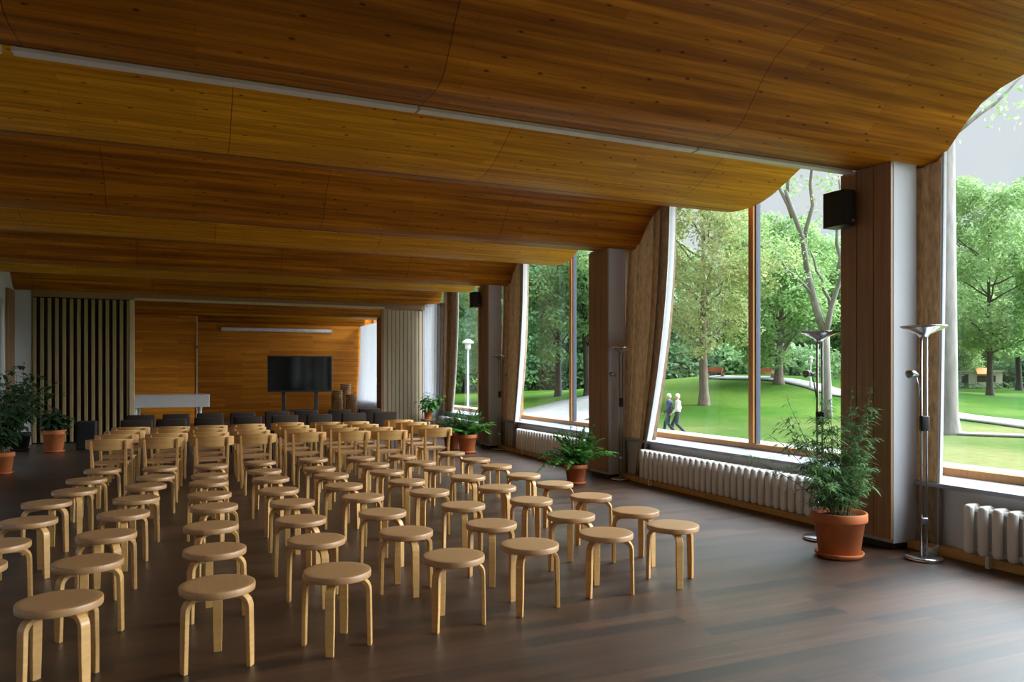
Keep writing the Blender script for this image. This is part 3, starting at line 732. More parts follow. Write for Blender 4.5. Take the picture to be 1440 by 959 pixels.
# ---------------------------------------------------------------- potted plants
def pot(t, r, h_, m, saucer=True):
    z0 = .02 if saucer else 0
    MB().lathe([(0, z0), (r * .70, z0), (r * .74, z0 + .01), (r * .92, z0 + h_ * .78), (r, z0 + h_ * .79), (r * 1.02, z0 + h_ * .82), (r * 1.02, z0 + h_ * .98), (r, z0 + h_), (r * .93, z0 + h_), (r * .90, z0 + h_ * .9), (0, z0 + h_ * .9)], n=36, caps=False).build('pot', m, t)
    if saucer: MB().lathe([(0, 0), (r * .78, 0), (r * .86, .02), (r * .90, .045), (r * .87, .047), (r * .80, .02), (0, .0195)], n=36, caps=False).build('saucer', m, t)
    MB().lathe([(r * .89, 0), (r * .6, .012), (0, .02)], (0, 0, z0 + h_ * .885), 24, caps=False).build('soil', M['soil'], t)
    return z0 + h_ * .9
def leaf(m, p, d, ln, wd, up=Vector((0, 0, 1)), droop=.0, seg=3):
    d = Vector(d).normalized(); s = d.cross(up)
    if s.length < .01: s = Vector((1, 0, 0))
    s.normalize(); u = s.cross(d); v = []; p = Vector(p)
    prof_ = [.25, 1.0, .8, .0] if seg == 3 else [.5, 1, 0]
    k_ = len(prof_) - 1
    for i, w_ in enumerate(prof_):
        t_ = i / k_; q = p + d * (ln * t_) - Vector((0, 0, 1)) * (droop * ln * t_ * t_)
        v += [q - s * wd / 2 * w_ + u * wd * .12 * w_, q + s * wd / 2 * w_ + u * wd * .12 * w_]
    m.add([tuple(a) for a in v], [(2 * i, 2 * i + 1, 2 * i + 3, 2 * i + 2) for i in range(k_)], True)
rnd_ = random.Random(77).random
def frond(m, base, az, ln, rise, droop, wl, nl=26):
    """sword fern frond: an arching rib with paired leaflets"""
    pts = []; k_ = nl
    for i in range(k_ + 1):
        u = i / k_; hr = ln * u * math.cos(rise) * (1 + .05 * u); z = ln * u * math.sin(rise) - droop * ln * u ** 2.4
        pts.append(Vector(base) + Vector((math.cos(az) * hr, math.sin(az) * hr, z)))
    m.tube([tuple(p) for p in pts[::3] + [pts[-1]]], [.004] * (len(pts[::3])) + [.001], 4, False)
    for i in range(2, k_ + 1):
        u = i / k_; t_ = (pts[i] - pts[i - 1]).normalized(); s = t_.cross(Vector((0, 0, 1))).normalized()
        L_ = wl * math.sin(PI * min(1, .12 + u * .88)) ** .7 * (1.0 - .45 * u) + .008
        for sg in (-1, 1): leaf(m, pts[i], s * sg + t_ * .4 + Vector((0, 0, rnd_() * .9 - .45)), L_, .75 * ln / k_ + .010, droop=.15, seg=2)
def fern(name, label, loc, r, h_, nf, ln, wl, seed, leafm, potm, cat='potted plant', rise=(.45, 1.35), second=None):
    rn = random.Random(seed); t = thing(name, label, cat, loc, 0, 'potted plants'); zt = pot(t, r, h_, potm); m = MB()
    for i in range(nf):
        az = 2 * PI * i / nf + rn.uniform(-.25, .25); ri = rn.uniform(*rise)
        frond(m, (math.cos(az) * r * .25, math.sin(az) * r * .25, zt), az, ln * rn.uniform(.7, 1.1), ri, rn.uniform(.35, .8) * (1.2 - .62 * ri), wl * rn.uniform(.8, 1.1))
    m.build('fronds', leafm, t); return t
fx, fy = at_z(812, 679, 0)
fx -= .08; fy -= .1
fern('potted_fern', 'lush green sword fern in terracotta pot standing near the second pillar', (fx, fy, 0), .165, .27, 64, .72, .13, 4, M['fern'], M['terracotta_dark'], rise=(.55, 1.5))
fx, fy = at_z(657, 637, 0)
fern('potted_fern', 'dark green fern in the front one of paired terracotta pots at third pillar', (fx, fy, 0), .20, .36, 46, .72, .13, 7, M['fern'], M['terracotta'], rise=(.6, 1.5))
fx, fy = at_z(638, 632, 0); fx -= .05
fern('potted_fern', 'green fern in the rear one of paired terracotta pots at third pillar', (fx, fy, 0), .18, .34, 34, .66, .12, 9, M['bluegreen'], M['terracotta_dark'], rise=(.6, 1.5))

def airy(label, loc, r, h_, seed):
    rn = random.Random(seed); t = thing('potted_bamboo_plant', label, 'potted plant', loc, 0, 'potted plants'); zt = pot(t, r, h_, M['terracotta'])
    sm = MB(); lm = MB()
    for i in range(27):
        az = rn.uniform(0, 2 * PI)
        if rn.random() < .5: az = rn.gauss(2.75, .5)          # more canes lean away from the pillar
        lean = rn.uniform(.08, .95 if math.cos(az) < -.3 else (.40 if math.cos(az) > .5 else .6)); ln = rn.uniform(.55, 1.08)
        b0 = Vector((math.cos(az) * r * .4 * rn.random(), math.sin(az) * r * .4 * rn.random(), zt)); pts = []
        for j in range(9):
            u = j / 8; pts.append(b0 + Vector((math.cos(az) * math.sin(lean) * ln * u ** 1.3, math.sin(az) * math.sin(lean) * ln * u ** 1.3, math.cos(lean) * ln * u - .10 * ln * lean * u ** 3)))
        sm.tube([tuple(p) for p in pts], [.005 * (1 - .7 * j / 8) for j in range(9)], 5, False)
        for j in range(2, 9):
            for q in range(3):
                p = pts[j].lerp(pts[max(j - 1, 0)], rn.random()); a2 = rn.uniform(0, 2 * PI)
                d = Vector((math.cos(a2), math.sin(a2), rn.uniform(-.1, .7))).normalized(); tl = rn.uniform(.08, .19) * (1.15 - .05 * j)
                sm.tube([tuple(p), tuple(p + d * tl)], [.0018, .0008], 4, False)
                for w_ in range(8):
                    pp = p + d * tl * (.3 + .7 * w_ / 7); a3 = a2 + (.8 if w_ % 2 else -.8) + rn.uniform(-.3, .3)
                    leaf(lm, pp, (math.cos(a3), math.sin(a3), rn.uniform(-.35, .45)), rn.uniform(.06, .11), rn.uniform(.010, .018), droop=.3, seg=2)
    # one long shoot reaching up beside the pillar, and one lone twig on the other side
    for (az, lean, ln) in ((-.2, .28, 1.18), (.3, .22, 1.12), (2.5, .40, 1.10)):
        pts = [Vector((0, 0, zt)) + Vector((math.cos(az) * math.sin(lean) * ln * u, math.sin(az) * math.sin(lean) * ln * u, math.cos(lean) * ln * u)) for u in [j / 8 for j in range(9)]]
        sm.tube([tuple(p) for p in pts], [.005 * (1 - .7 * j / 8) for j in range(9)], 5, False)
        for j in range(5, 9):
            for w_ in range(14):
                a3 = rn.uniform(0, 2 * PI); leaf(lm, pts[j] + Vector((0, 0, rn.uniform(-.08, .02))), (math.cos(a3), math.sin(a3), rn.uniform(-.1, .5)), rn.uniform(.05, .10), .010, droop=.3, seg=2)
    sm.build('stems', M['stem'], t); lm.build('leaves', M['airy'], t); return t
fx, fy = at_z(1180, 782, 0)
airy('tall airy bamboo-like plant in a big terracotta pot by the nearest pillar', (fx, fy, 0), .225, .37, 21)

def broad(name, label, loc, r, h_, seed, hgt, spread, ns, lsz, leafm, potm, nl=7, az0=None):
    rn = random.Random(seed); t = thing(name, label, 'potted plant', loc, 0, 'potted plants'); zt = pot(t, r, h_, potm); sm = MB(); lm = MB()
    for i in range(ns):
        az = rn.uniform(0, 2 * PI) if az0 is None else rn.gauss(az0, .9); lean = rn.uniform(.05, spread); ln = hgt * rn.uniform(.5, 1.0); pts = []
        for j in range(7):
            u = j / 6; pts.append(Vector((0, 0, zt)) + Vector((math.cos(az) * math.sin(lean) * ln * u ** 1.4, math.sin(az) * math.sin(lean) * ln * u ** 1.4, math.cos(lean) * ln * u)))
        sm.tube([tuple(p) for p in pts], [.008 * (1 - .6 * j / 6) for j in range(7)], 5, False)
        for j in range(2, 7):
            for q in range(nl):
                a3 = rn.uniform(0, 2 * PI); d = Vector((math.cos(a3), math.sin(a3), rn.uniform(-.5, .5)))
                p = pts[j]; e_ = p + d.normalized() * lsz * .5
                sm.tube([tuple(p), tuple(e_)], [.003, .002], 4, False)
                leaf(lm, e_, d, lsz * rn.uniform(.7, 1.2), lsz * .42, droop=.35)
    sm.build('stems', M['stem'], t); lm.build('leaves', leafm, t); return t
fx, fy = at_z(76, 636, 0)
broad('potted_plant', 'low dark-leaved plant in an orange pot before the slatted screen', (fx, fy, 0), .215, .44, 31, .52, 1.1, 12, .17, M['darkleaf'], M['terracotta'])
fx, fy = at_z(3, 667, 0)
broad('potted_plant', 'tall dark-leaved plant in an orange pot near the left wall', (fx, fy, 0), .17, .33, 32, 1.25, .75, 16, .17, M['darkleaf'], M['terracotta'], 6)
fx, fy = at_z(28, 634, 0)
broad('potted_plant', 'big dark bushy plant by the white wall end of the slatted screen', (fx, fy, 0), .20, .36, 33, 1.45, .7, 20, .19, M['darkleaf'], M['plinth'], 6)
fx, fy = at_z(121, 633, 0)
t = thing('floor_box', 'black box standing before the slatted screen beside the orange pot', 'box', (fx, fy + .15, 0))
bev(MB().box(-.18, .18, -.16, .16, .02, .60).build('body', M['plinth'], t), .02)
MB().box(-.15, .15, -.168, -.158, .08, .55).build('front_cover', M['black'], t)
for q in ((-.14, -.12), (.14, -.12), (-.14, .12), (.14, .12)): MB().lathe([(.02, 0), (.02, .02)], (*q, 0), 10).build('foot', M['black'], t)
# plant on a stool before the fluted screen
fx, fy = at_depth(602, 19.2)
dup(st[3], (fx, fy, 0), .4, 'birch stool carrying a small potted plant before the fluted screen', 'single stools used as stands')
broad('potted_plant', 'small trailing plant in a terracotta pot on a stool before fluted screen', (fx, fy, .44), .115, .20, 41, .55, 1.25, 12, .15, M['fern'], M['terracotta'], 4)

# ---------------------------------------------------------------- park outside
MX, MY = at_depth(1055, 66)
def zt(x, y):
    d = x * SN + y * CS; r2 = ((x - MX) ** 2 + (y - MY) ** 2)
    z = GZ + 2.3 * math.exp(-r2 / (2 * 11.0 ** 2)) + .022 * max(0, math.hypot(x, y) - 58)
    return z
def ground(px, py):
    r = ray(px, py); d = 8.0
    while d < 400:
        if EYE + r[2] * d <= zt(r[0] * d, r[1] * d): break
        d += .1
    return (r[0] * d, r[1] * d, zt(r[0] * d, r[1] * d))
g = MB(); NX, NY = 120, 150; v = []
for j in range(NY + 1):
    for i in range(NX + 1):
        x = 6.72 + 190 * (i / NX) ** 1.5; y = -80 + 330 * (j / NY); v.append((x, y, zt(x, y)))
g.add(v, [(j * (NX + 1) + i, j * (NX + 1) + i + 1, (j + 1) * (NX + 1) + i + 1, (j + 1) * (NX + 1) + i) for j in range(NY) for i in range(NX)], True)
struct(g.build('lawn_ground', M['lawn']))
# ground on the other side of the building (seen only through the left window)
struct(MB().box(-60, XL - .3, -60, 90, GZ - .3, GZ).build('ground', M['lawn']))

def path(pix, wd, label):
    pts = [Vector(ground(*p)) for p in pix]; fine = []
    for a, b in zip(pts, pts[1:]):
        k_ = max(2, int((b - a).length / 1.0))
        for i in range(k_): fine.append(a.lerp(b, i / k_))
    fine.append(pts[-1]); m = MB(); v = []
    for i, p in enumerate(fine):
        d = fine[min(i + 1, len(fine) - 1)] - fine[max(i - 1, 0)]; s = Vector((-d.y, d.x, 0)).normalized()
        for q in (-1, -.33, .33, 1):
            a = p + s * wd / 2 * q; v.append((a.x, a.y, zt(a.x, a.y) + .025))
    m.add(v, [(4 * i + q, 4 * i + q + 1, 4 * i + 5 + q, 4 * i + 4 + q) for i in range(len(fine) - 1) for q in range(3)], True)
    o = m.build('path', M['path']); sol = o.modifiers.new('slab', 'SOLIDIFY'); sol.thickness = .08; sol.offset = -1
    return struct(o)
path([(1300, 579), (1347, 587), (1390, 592), (1440, 598), (1500, 606)], 2.6, '')
path([(1310, 609), (1360, 612), (1440, 615), (1500, 617)], 1.0, '')
path([(995, 531), (1030, 532), (1080, 533), (1110, 536), (1150, 545), (1185, 556), (1230, 562)], 2.2, '')
path([(640, 596), (700, 594), (752, 589), (800, 577), (838, 564), (880, 556)], 6.0, '')

def tube_limb(m, p0, p1, r0, r1, rn, seg=6, wob=.06):
    p0, p1 = Vector(p0), Vector(p1); L_ = (p1 - p0).length; pts = []
    for i in range(seg + 1):
        u = i / seg; q = p0.lerp(p1, u)
        if 0 < i < seg: q += Vector((rn.uniform(-1, 1), rn.uniform(-1, 1), rn.uniform(-.5, .5))) * wob * L_ * .5
        pts.append(q)
    m.tube([tuple(p) for p in pts], [r0 + (r1 - r0) * i / seg for i in range(seg + 1)], 9)
    return pts
def crown_mesh(rn, blobs, per, size):
    m = MB(); V = m.v; Fs = m.f; S = m.sm
    for (c, r) in blobs:
        c = Vector(c); k_ = int(per * (r / 1.8) ** 2)
        for _ in range(k_):
            d = Vector((rn.gauss(0, 1), rn.gauss(0, 1), rn.gauss(0, 1))).normalized()
            p = c + Vector((d.x, d.y, d.z * .75)) * r * rn.uniform(.35, 1.05) ** .6
            a = Vector((rn.gauss(0, 1), rn.gauss(0, 1), rn.gauss(0, .6))).normalized(); nn = (d * .6 + Vector((rn.gauss(0, .5), rn.gauss(0, .5), .4 + rn.gauss(0, .5)))).normalized()
            b = nn.cross(a)
            if b.length < .05: continue
            b.normalize(); a = b.cross(nn); s = size * rn.uniform(.6, 1.25)
            o = len(V); V += [tuple(p - a * s), tuple(p + b * s * .5), tuple(p + a * s), tuple(p - b * s * .5)]; Fs.append([o, o + 1, o + 2, o + 3]); S.append(False)
    return m
def make_tree(label, loc, seed, height, crown0, cr, tr, crown_m, bark_m, per=260, size=.30, nbl=26, loose=1.0, fork=False, name='tree', group='park trees outside the windows'):
    rn = random.Random(seed); t = thing(name, label, 'tree', loc, rn.uniform(0, 6.28) if not fork else 0, group); tm = MB(); blobs = []
    top = (0, 0, height * .8)
    tm.tube([(0, 0, -.25), (0, 0, .15), (0, 0, .9), (rn.uniform(-.2, .2), rn.uniform(-.2, .2), crown0), (rn.uniform(-.4, .4), rn.uniform(-.4, .4), height * .55), (rn.uniform(-.5, .5), rn.uniform(-.5, .5), height * .82)],
            [tr * 1.7, tr * 1.35, tr * 1.02, tr * .8, tr * .45, tr * .12], 12)
    for i in range(nbl):
        u = (i + .5) / nbl; a = i * 2.4 + rn.uniform(-.4, .4); z = crown0 + (height - crown0) * u
        sh = math.sin(PI * (.12 + .80 * u)) ** .8
        rad = cr * sh * rn.uniform(.45, .85); c = (math.cos(a) * rad, math.sin(a) * rad, z); br = cr * rn.uniform(.34, .48) * (.75 + .3 * sh) * loose
        c = (c[0] + rn.gauss(0, .14) * cr * (loose < 1), c[1] + rn.gauss(0, .14) * cr * (loose < 1), z + rn.gauss(0, .12) * cr * (loose < 1))
        blobs.append((c, br))
        if i % 2 == 0: tube_limb(tm, (0, 0, max(crown0 * .85, z - rad * .8)), c, tr * .32, tr * .06, rn)
    tm.build('trunk', bark_m, t); crown_mesh(rn, blobs, per, size).build('crown', crown_m, t)
    return t
def tree_at(px, py, **k):
    x, y, z = ground(px, py); return make_tree(loc=(x, y, z), **k)
# trees one can tell apart
tree_at(990, 570, label='broad olive-green tree with stout trunk on the mound behind the walkers', seed=1, height=15, crown0=4.3, cr=5.4, tr=.30, crown_m=M['crown_yellow'], bark_m=M['bark'], per=560, size=.15, nbl=58, loose=.62)
def fork_tree(px, py):
    x, y, z = ground(px, py); rn = random.Random(5)
    t = thing('tree', 'tall pale forked tree with thin foliage seen beside the nearest pillar', 'tree', (x, y, z), 0, 'park trees outside the windows'); tm = MB(); blobs = []
    ux, uy = CS, -SN       # across the view
    def P(a, b, zz): return (ux * a + SN * b, uy * a + CS * b, zz)
    tube_limb(tm, P(0, 0, -.3), P(-.1, 0, 4.6), .30, .23, rn, 5, .02)
    tips = []
    for (a0, z0, a1, z1, r0) in ((-.1, 4.5, -2.3, 12.5, .33), (-1.1, 8.0, -1.0, 15, .22), (-.1, 4.5, .8, 9.0, .26), (.55, 7.8, .9, 13.5, .18), (.2, 6.0, -.9, 9.2, .16), (-1.9, 11, -3.6, 15, .16), (-.6, 6.4, -3.4, 9.0, .15), (.8, 9, 2.4, 12.4, .14), (-2.2, 12, -1.7, 17, .16)):
        b1 = rn.uniform(-1.2, 1.2); tube_limb(tm, P(a0, 0, z0), P(a1, b1, z1), r0 * .66, r0 * .3, rn, 6, .05); tips.append(P(a1, b1, z1))
    for i in range(64):
        q = tips[i % len(tips)]; blobs.append(((q[0] + rn.gauss(0, 1.7), q[1] + rn.gauss(0, 1.7), q[2] + rn.gauss(.2, 1.5)), rn.uniform(.6, 1.1)))
    tm.build('trunk', M['bark_pale'], t); crown_mesh(rn, blobs, 230, .115).build('crown', M['crown_light'], t)
fork_tree(1163, 588)
tree_at(1333, 611, label='massive pale trunk of a big tree right behind the near curtain', seed=9, height=24, crown0=13.5, cr=7.0, tr=.38, crown_m=M['crown'], bark_m=M['bark_pale'], per=70, size=.13, nbl=22)
tree_at(1392, 556, label='round leafy green tree with dark trunk on the far lawn', seed=12, height=17, crown0=4.0, cr=6.0, tr=.24, crown_m=M['crown_light'], bark_m=M['bark_dark'], per=620, size=.18, nbl=50, loose=.68)
tree_at(1433, 549, label='leafy tree with dark trunk next to the round tree on far lawn', seed=13, height=17.5, crown0=4.4, cr=6.2, tr=.28, crown_m=M['crown'], bark_m=M['bark_dark'], per=560, size=.20, nbl=48, loose=.68)
tree_at(785, 557, label='dark-trunked tree left of the fern window mullion', seed=14, height=17, crown0=4.6, cr=5.5, tr=.27, crown_m=M['crown_deep'], bark_m=M['bark_dark'], per=560, size=.20, nbl=48, loose=.68)
tree_at(826, 556, label='dark-trunked tree right of the fern window mullion', seed=15, height=17, crown0=4.8, cr=5.4, tr=.26, crown_m=M['crown'], bark_m=M['bark_dark'], per=560, size=.20, nbl=48, loose=.68)
tree_at(690, 566, label='dense dark tree behind the white street lamp', seed=16, height=17, crown0=3.2, cr=5.5, tr=.28, crown_m=M['crown_deep'], bark_m=M['bark_dark'], per=560, size=.20, nbl=48, loose=.68)
tree_at(1095, 540, label='leafy green tree behind the mound, beyond window mullion of walkers window', seed=17, height=12.5, crown0=2.6, cr=5.5, tr=.32, crown_m=M['crown_light'], bark_m=M['bark'], per=560, size=.18, nbl=48, loose=.68)
# the wood behind: shared meshes, each tree its own object
protoA = None
woods = [(625, 95, 18, 0), (655, 82, 16, 1), (735, 92, 19, 1), (765, 105, 20, 0), (808, 98, 20, 1), (848, 96, 21, 0), (880, 92, 19, 1), (915, 95, 19, 0), (948, 92, 15, 1), (975, 102, 16, 0), (1020, 96, 14, 2), (1050, 104, 15, 0), (1085, 98, 17, 2), (1125, 100, 19, 0), (1155, 95, 18, 2), (1190, 102, 20, 1), (1230, 98, 19, 0),
         (1290, 96, 13, 2), (1325, 90, 12, 2), (1360, 100, 15, 0), (1410, 104, 17, 2), (1450, 96, 18, 0), (1490, 100, 17, 2)]
protos = [make_tree('x', (0, 0, 0), 50 + i, 18, 2.6, 6.0, .38, cm_, M['bark_dark'], 420, .27, 30) for i, cm_ in enumerate((M['crown'], M['crown_deep'], M['crown_light']))]
names = ['mid green', 'deep green', 'pale green']; usedp = [False] * 3; cnt = 0
where = ['behind the street lamp', 'behind the paired pots window', 'at the left edge of the fern window', 'above the curving path', 'behind the fern window mullion', 'right of the fern window mullion', 'behind the second pillar', 'behind the full brown curtain', 'at the left edge of walkers window', 'behind the broad olive tree', 'over the top of the mound', 'just left of the walkers window mullion', 'just right of the walkers window mullion', 'left of the pale forked tree', 'behind the pale forked tree', 'behind the brown face of nearest pillar', 'behind the white face of nearest pillar', 'behind the near lamp', 'behind the massive pale trunk', 'left of the round leafy tree', 'right of the round leafy tree', 'at the right end of the near window', 'beyond the right end of near window']
for i, (px, d, hh, kd) in enumerate(woods):
    x, y = at_depth(px, d); z = zt(x, y); lb = '%s tree in the far wood, %s' % (names[kd], where[i])
    if not usedp[kd]: o = protos[kd]; usedp[kd] = True; o.location = (x, y, z); o['label'] = lb
    else: o = dup(protos[kd], (x, y, z), i * 1.3, lb)
    s = hh / 18; o.scale = (s * 1.1, s * 1.1, s)
# undergrowth bushes in front of the wood
def make_bush(cm_, seed):
    rn = random.Random(seed); t = thing('bush', 'x', 'bush', (0, 0, 0), 0, 'bushes at the edge of the wood'); blobs = [((rn.uniform(-3, 3), rn.uniform(-1.2, 1.2), rn.uniform(.6, 2.6)), rn.uniform(1.0, 1.7)) for _ in range(12)]
    tm = MB()
    for c, r in blobs[:6]: tube_limb(tm, (c[0] * .3, c[1] * .3, -.1), c, .07, .02, rn, 4)
    tm.build('stems', M['bark_dark'], t); crown_mesh(rn, blobs, 240, .26).build('foliage', cm_, t); return t
M['bush'] = leaf_mat('bush_green', (.045, .12, .04, 1), (.12, .24, .085, 1), .45)
bp = [make_bush(M['bush'], 71), make_bush(M['crown'], 72)]; ub = [False, False]
for i, (px, d, kd, s, wh) in enumerate([(640, 78, 0, 1.2, 'left of the street lamp'), (750, 86, 0, 1.3, 'at the left edge of fern window'), (800, 88, 0, 1.2, 'behind the fern window mullion'), (842, 86, 0, 1.3, 'at the second pillar'), (945, 84, 0, 1.5, 'left of the broad olive tree'), (972, 86, 0, 1.6, 'behind the trunk of broad olive tree'), (1015, 88, 0, 1.5, 'on the far side of mound'), (1045, 88, 1, 1.5, 'behind the walkers window mullion'),
                                         (1085, 86, 1, 1.6, 'right of the walkers window mullion'), (1120, 88, 0, 1.5, 'left of the forked tree'), (1152, 86, 1, 1.5, 'behind the forked tree'), (1340, 88, 0, 1.0, 'right of the massive pale trunk'), (1414, 90, 0, 1.0, 'between the two dark trunks on far lawn'), (1460, 88, 0, 1.2, 'at the right end of near window')]):
    x, y = at_depth(px, d); lb = '%s bush at the wood edge, %s' % (['dark green', 'mid green'][kd], wh)
    if not ub[kd]: o = bp[kd]; ub[kd] = True; o.location = (x, y, zt(x, y)); o['label'] = lb; o.rotation_euler = (0, 0, -TH)
    else: o = dup(bp[kd], (x, y, zt(x, y)), -TH + rng.uniform(-.3, .3), lb)
    o.scale = (s, s, s)
# low hedge, far house, lamp posts
x, y = at_depth(1400, 84)
hg = crown_mesh(random.Random(88), [((q * .9 - 9, 0, .35), .62) for q in range(21)], 420, .16); h_ = hg.build('hedge', M['bush'], None, (x, y, zt(x, y)), -TH - .4); tag(h_, 'low dark clipped hedge along the far lawn edge', 'hedge')
x, y = at_depth(1374, 87); zz = zt(x, y)
t = thing('kiosk', 'small pale kiosk with orange awning far behind the round tree', 'building', (x, y, zz), -TH - .3)
MB().box(-2.0, 2.6, 0, 3, -.3, 1.9).build('wall', M['facade'], t)
MB().box(-2.15, 2.75, -.2, 3.2, 1.9, 2.05).build('roof', M['facade'], t)
MB().prism([(-.9, 1.65), (-.2, 2.35), (-.2, 2.25), (-.9, 1.55)], 'x', -.2, 1.1).build('awning', M['orange'], t)
MB().box(-1.6, -.9, -.03, .0, -.1, 1.6).box(.0, 1.9, -.03, 0, .7, 1.45).build('window', M['plinth'], t)
def lamp_post(x, y, z, hh, r, label):
    t = thing('lamp_post', label, 'lamp post', (x, y, z), 0, 'white lamp posts in the park')
    MB().lathe([(.09, -.05), (.09, .5), (.055, .55), (.04, hh - .15), (.04, hh)], (0, 0, 0), 12).build('post', M['postwhite'], t)
    MB().lathe([(0, hh + .02), (r * .9, hh + .02), (r, hh + .07), (r * .7, hh + .17), (.05, hh + .24), (0, hh + .24)], (0, 0, 0), 24, caps=False).build('lamp_shade', M['postwhite'], t)
    MB().lathe([(.10, hh - .28), (.14, hh - .18), (.13, hh + .0), (.05, hh + .02)], (0, 0, 0), 16).build('lantern', M['postwhite'], t)
x, y, z = ground(658, 598); d_ = x * SN + y * CS
lamp_post(x, y, z, EYE + (HY - 478) * d_ / F - z - .2, .30 * d_ / 37, 'white disc-headed lamp post outside the window before the third pillar')
x, y, z = ground(1140, 546); d_ = x * SN + y * CS
lamp_post(x, y, z, EYE + (HY - 505) * d_ / F - z, .22, 'thin white lamp post by the path on the mound')
# park benches on top of the mound
def bench(px, py, label):
    x, y, z = ground(px, py); t = thing('park_bench', label, 'bench', (x, y, z), -TH + .2, 'benches on the mound')
    MB().box(-.9, .9, -.22, .22, .40, .46).build('seat', M['terracotta_dark'], t)
    MB().box(-.9, .9, .20, .26, .55, .92).build('backrest', M['terracotta_dark'], t)
    for sx in (-.7, .7): MB().box(sx - .05, sx + .05, -.20, .26, -.06, .40).box(sx - .04, sx + .04, .16, .22, .40, .9).build('leg', M['concrete'], t)
bench(1006, 531.5, 'brown park bench on the mound left of the window mullion')
bench(1076, 533, 'brown park bench on the mound right of the window mullion')

# ---------------------------------------------------------------- two people walking
def capsule(m, p0, p1, r0, r1, n_=12):
    p0, p1 = Vector(p0), Vector(p1); d = (p1 - p0); L_ = d.length; t_ = d / L_
    pts = []; rads = []
    for i in range(4): a = -PI / 2 + PI / 2 * (i + .3) / 4; pts.append(p0 + t_ * r0 * math.sin(a)); rads.append(max(.002, r0 * math.cos(a)))
    pts.append(p0); rads.append(r0); pts.append(p0.lerp(p1, .5)); rads.append((r0 + r1) / 2); pts.append(p1); rads.append(r1)
    for i in range(1, 5): a = PI / 2 * (i - .3) / 4; pts.append(p1 + t_ * r1 * math.sin(a)); rads.append(max(.002, r1 * math.cos(a)))
    m.tube([tuple(p) for p in pts], rads, n_)
def ell(m, c, r, n_=14):
    v = []; fs = []; k_ = 9
    for i in range(k_ + 1):
        a = -PI / 2 + PI * i / k_
        for j in range(n_): b = 2 * PI * j / n_; v.append((c[0] + r[0] * math.cos(a) * math.cos(b), c[1] + r[1] * math.cos(a) * math.sin(b), c[2] + r[2] * math.sin(a)))
    for i in range(k_):
        for j in range(n_): fs.append((i * n_ + j, i * n_ + (j + 1) % n_, (i + 1) * n_ + (j + 1) % n_, (i + 1) * n_ + j))
    m.add(v, fs, True)
def fuse(o, vox):
    md = o.modifiers.new('skin', 'REMESH'); md.mode = 'VOXEL'; md.voxel_size = vox; md.use_smooth_shade = True
    s = o.modifiers.new('smooth', 'SMOOTH'); s.factor = .5; s.iterations = 3; return o
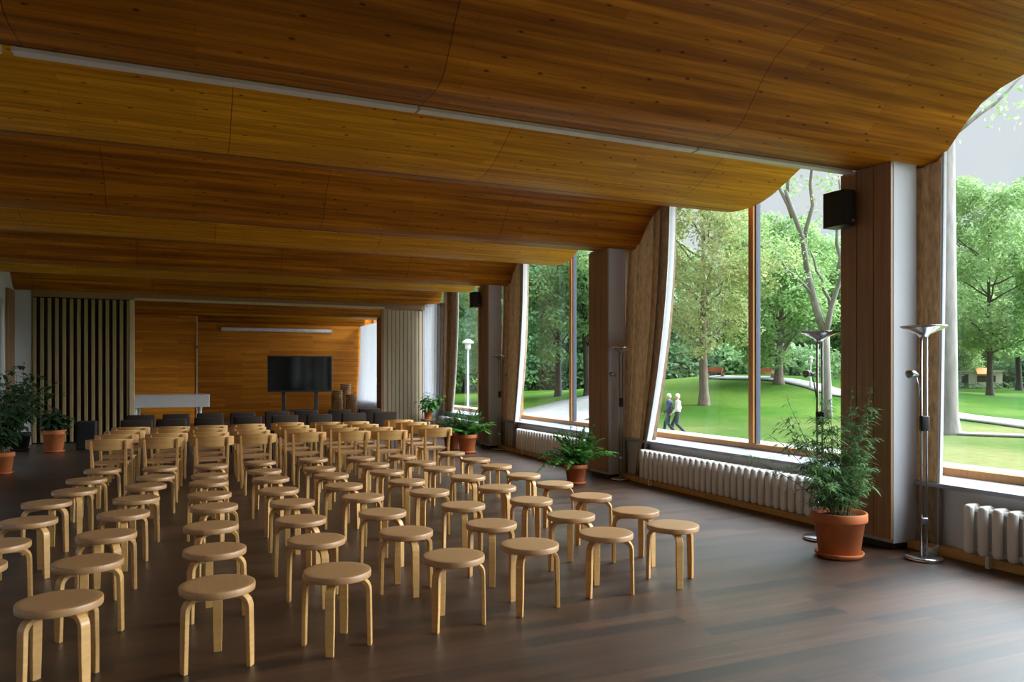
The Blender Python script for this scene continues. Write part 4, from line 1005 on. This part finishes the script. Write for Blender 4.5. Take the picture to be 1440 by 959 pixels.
def person(label, loc, rotz, top_m, leg_m, stride, H=1.72):
    """walks along +y of its own frame"""
    t = thing('person', label, 'person', loc, rotz)
    hip = .90; s = stride
    Lf = {1: ((.09, 0, hip), (.095, .20 * s, .50), (.10, .26 * s, .09)), -1: ((-.09, 0, hip), (-.095, .04 * s, .49), (-.10, -.30 * s, .13))}
    b = MB()
    for q in (1, -1):
        h_, k_, a = Lf[q]; capsule(b, h_, k_, .082, .056); capsule(b, k_, a, .054, .036); capsule(b, a, (a[0], a[1] + .17, a[2] - .05 + (0.0 if q > 0 else -.02)), .042, .034)
    ell(b, (0, 0, .98), (.165, .115, .14)); ell(b, (0, .0, 1.18), (.155, .11, .20)); ell(b, (0, -.01, 1.34), (.185, .115, .14)); capsule(b, (0, .0, 1.42), (0, .02, 1.54), .055, .05)
    ell(b, (0, .03, 1.615), (.076, .095, .115)); ell(b, (0, .12, 1.60), (.014, .022, .02)); ell(b, (0, .075, 1.545), (.045, .04, .04))
    for q in (1, -1): ell(b, (q * .077, .025, 1.61), (.012, .02, .03))
    arms = {1: ((.21, -.02, 1.40), (.25, -.10 * s, 1.13), (.235, .02, .90)), -1: ((-.21, -.02, 1.40), (-.25, .02, 1.12), (-.235, .20 * s, .93))}
    for q in (1, -1):
        a0, a1, a2 = arms[q]; capsule(b, a0, a1, .05, .04); capsule(b, a1, a2, .038, .027)
        d = (Vector(a2) - Vector(a1)).normalized(); p = Vector(a2); capsule(b, p, p + d * .08, .034, .036)
        for j in range(4):
            f0 = p + d * .10 + Vector((0, (j - 1.5) * .019, 0)); f1 = f0 + d * (.05, .058, .054, .042)[j] + Vector((-q * .012, 0, 0)); capsule(b, f0 - d * .02, f1, .010, .008, 8)
        capsule(b, p + d * .03 + Vector((0, .03, 0)), p + d * .085 + Vector((0, .058, 0)), .011, .009, 8)
    fuse(b.build('body', M['skin'], t), .012)
    tr_ = MB(); ell(tr_, (0, 0, .96), (.178, .13, .13))
    for q in (1, -1):
        h_, k_, a = Lf[q]; capsule(tr_, h_, k_, .096, .072); e_ = Vector(k_).lerp(Vector(a), .92); capsule(tr_, k_, e_, .07, .058)
    fuse(tr_.build('trousers', leg_m, t), .014)
    sh = MB(); ell(sh, (0, 0, 1.04), (.185, .135, .15)); ell(sh, (0, 0, 1.20), (.175, .13, .2)); ell(sh, (0, -.01, 1.345), (.21, .135, .135))
    for q in (1, -1):
        a0, a1, a2 = arms[q]; capsule(sh, a0, a1, .068, .056); capsule(sh, a1, Vector(a1).lerp(Vector(a2), .85), .054, .042)
    fuse(sh.build('shirt', top_m, t), .014)
    hr = MB(); ell(hr, (0, .01, 1.65), (.085, .098, .09)); ell(hr, (0, -.02, 1.61), (.083, .075, .09)); fuse(hr.build('hair', M['hair'], t), .012)
    for q in (1, -1):
        a = Lf[q][2]; f_ = MB(); capsule(f_, (a[0], a[1] - .04, a[2] - .045), (a[0], a[1] + .17, a[2] - .055), .048, .040); fuse(f_.build('shoe', M['plinth'], t), .01)
    return t
x, y, z = ground(953, 612)
person('white-haired person in a pale shirt and dark trousers walking on the lawn', (x, y, z - .0), .9, M['shirt'], M['trousers'], 1.0)
x, y, z = ground(941, 611.5)
person('person in dark blue clothes walking half hidden behind the full curtain', (x, y, z - .0), .75, M['navy'], M['navy'], .9)
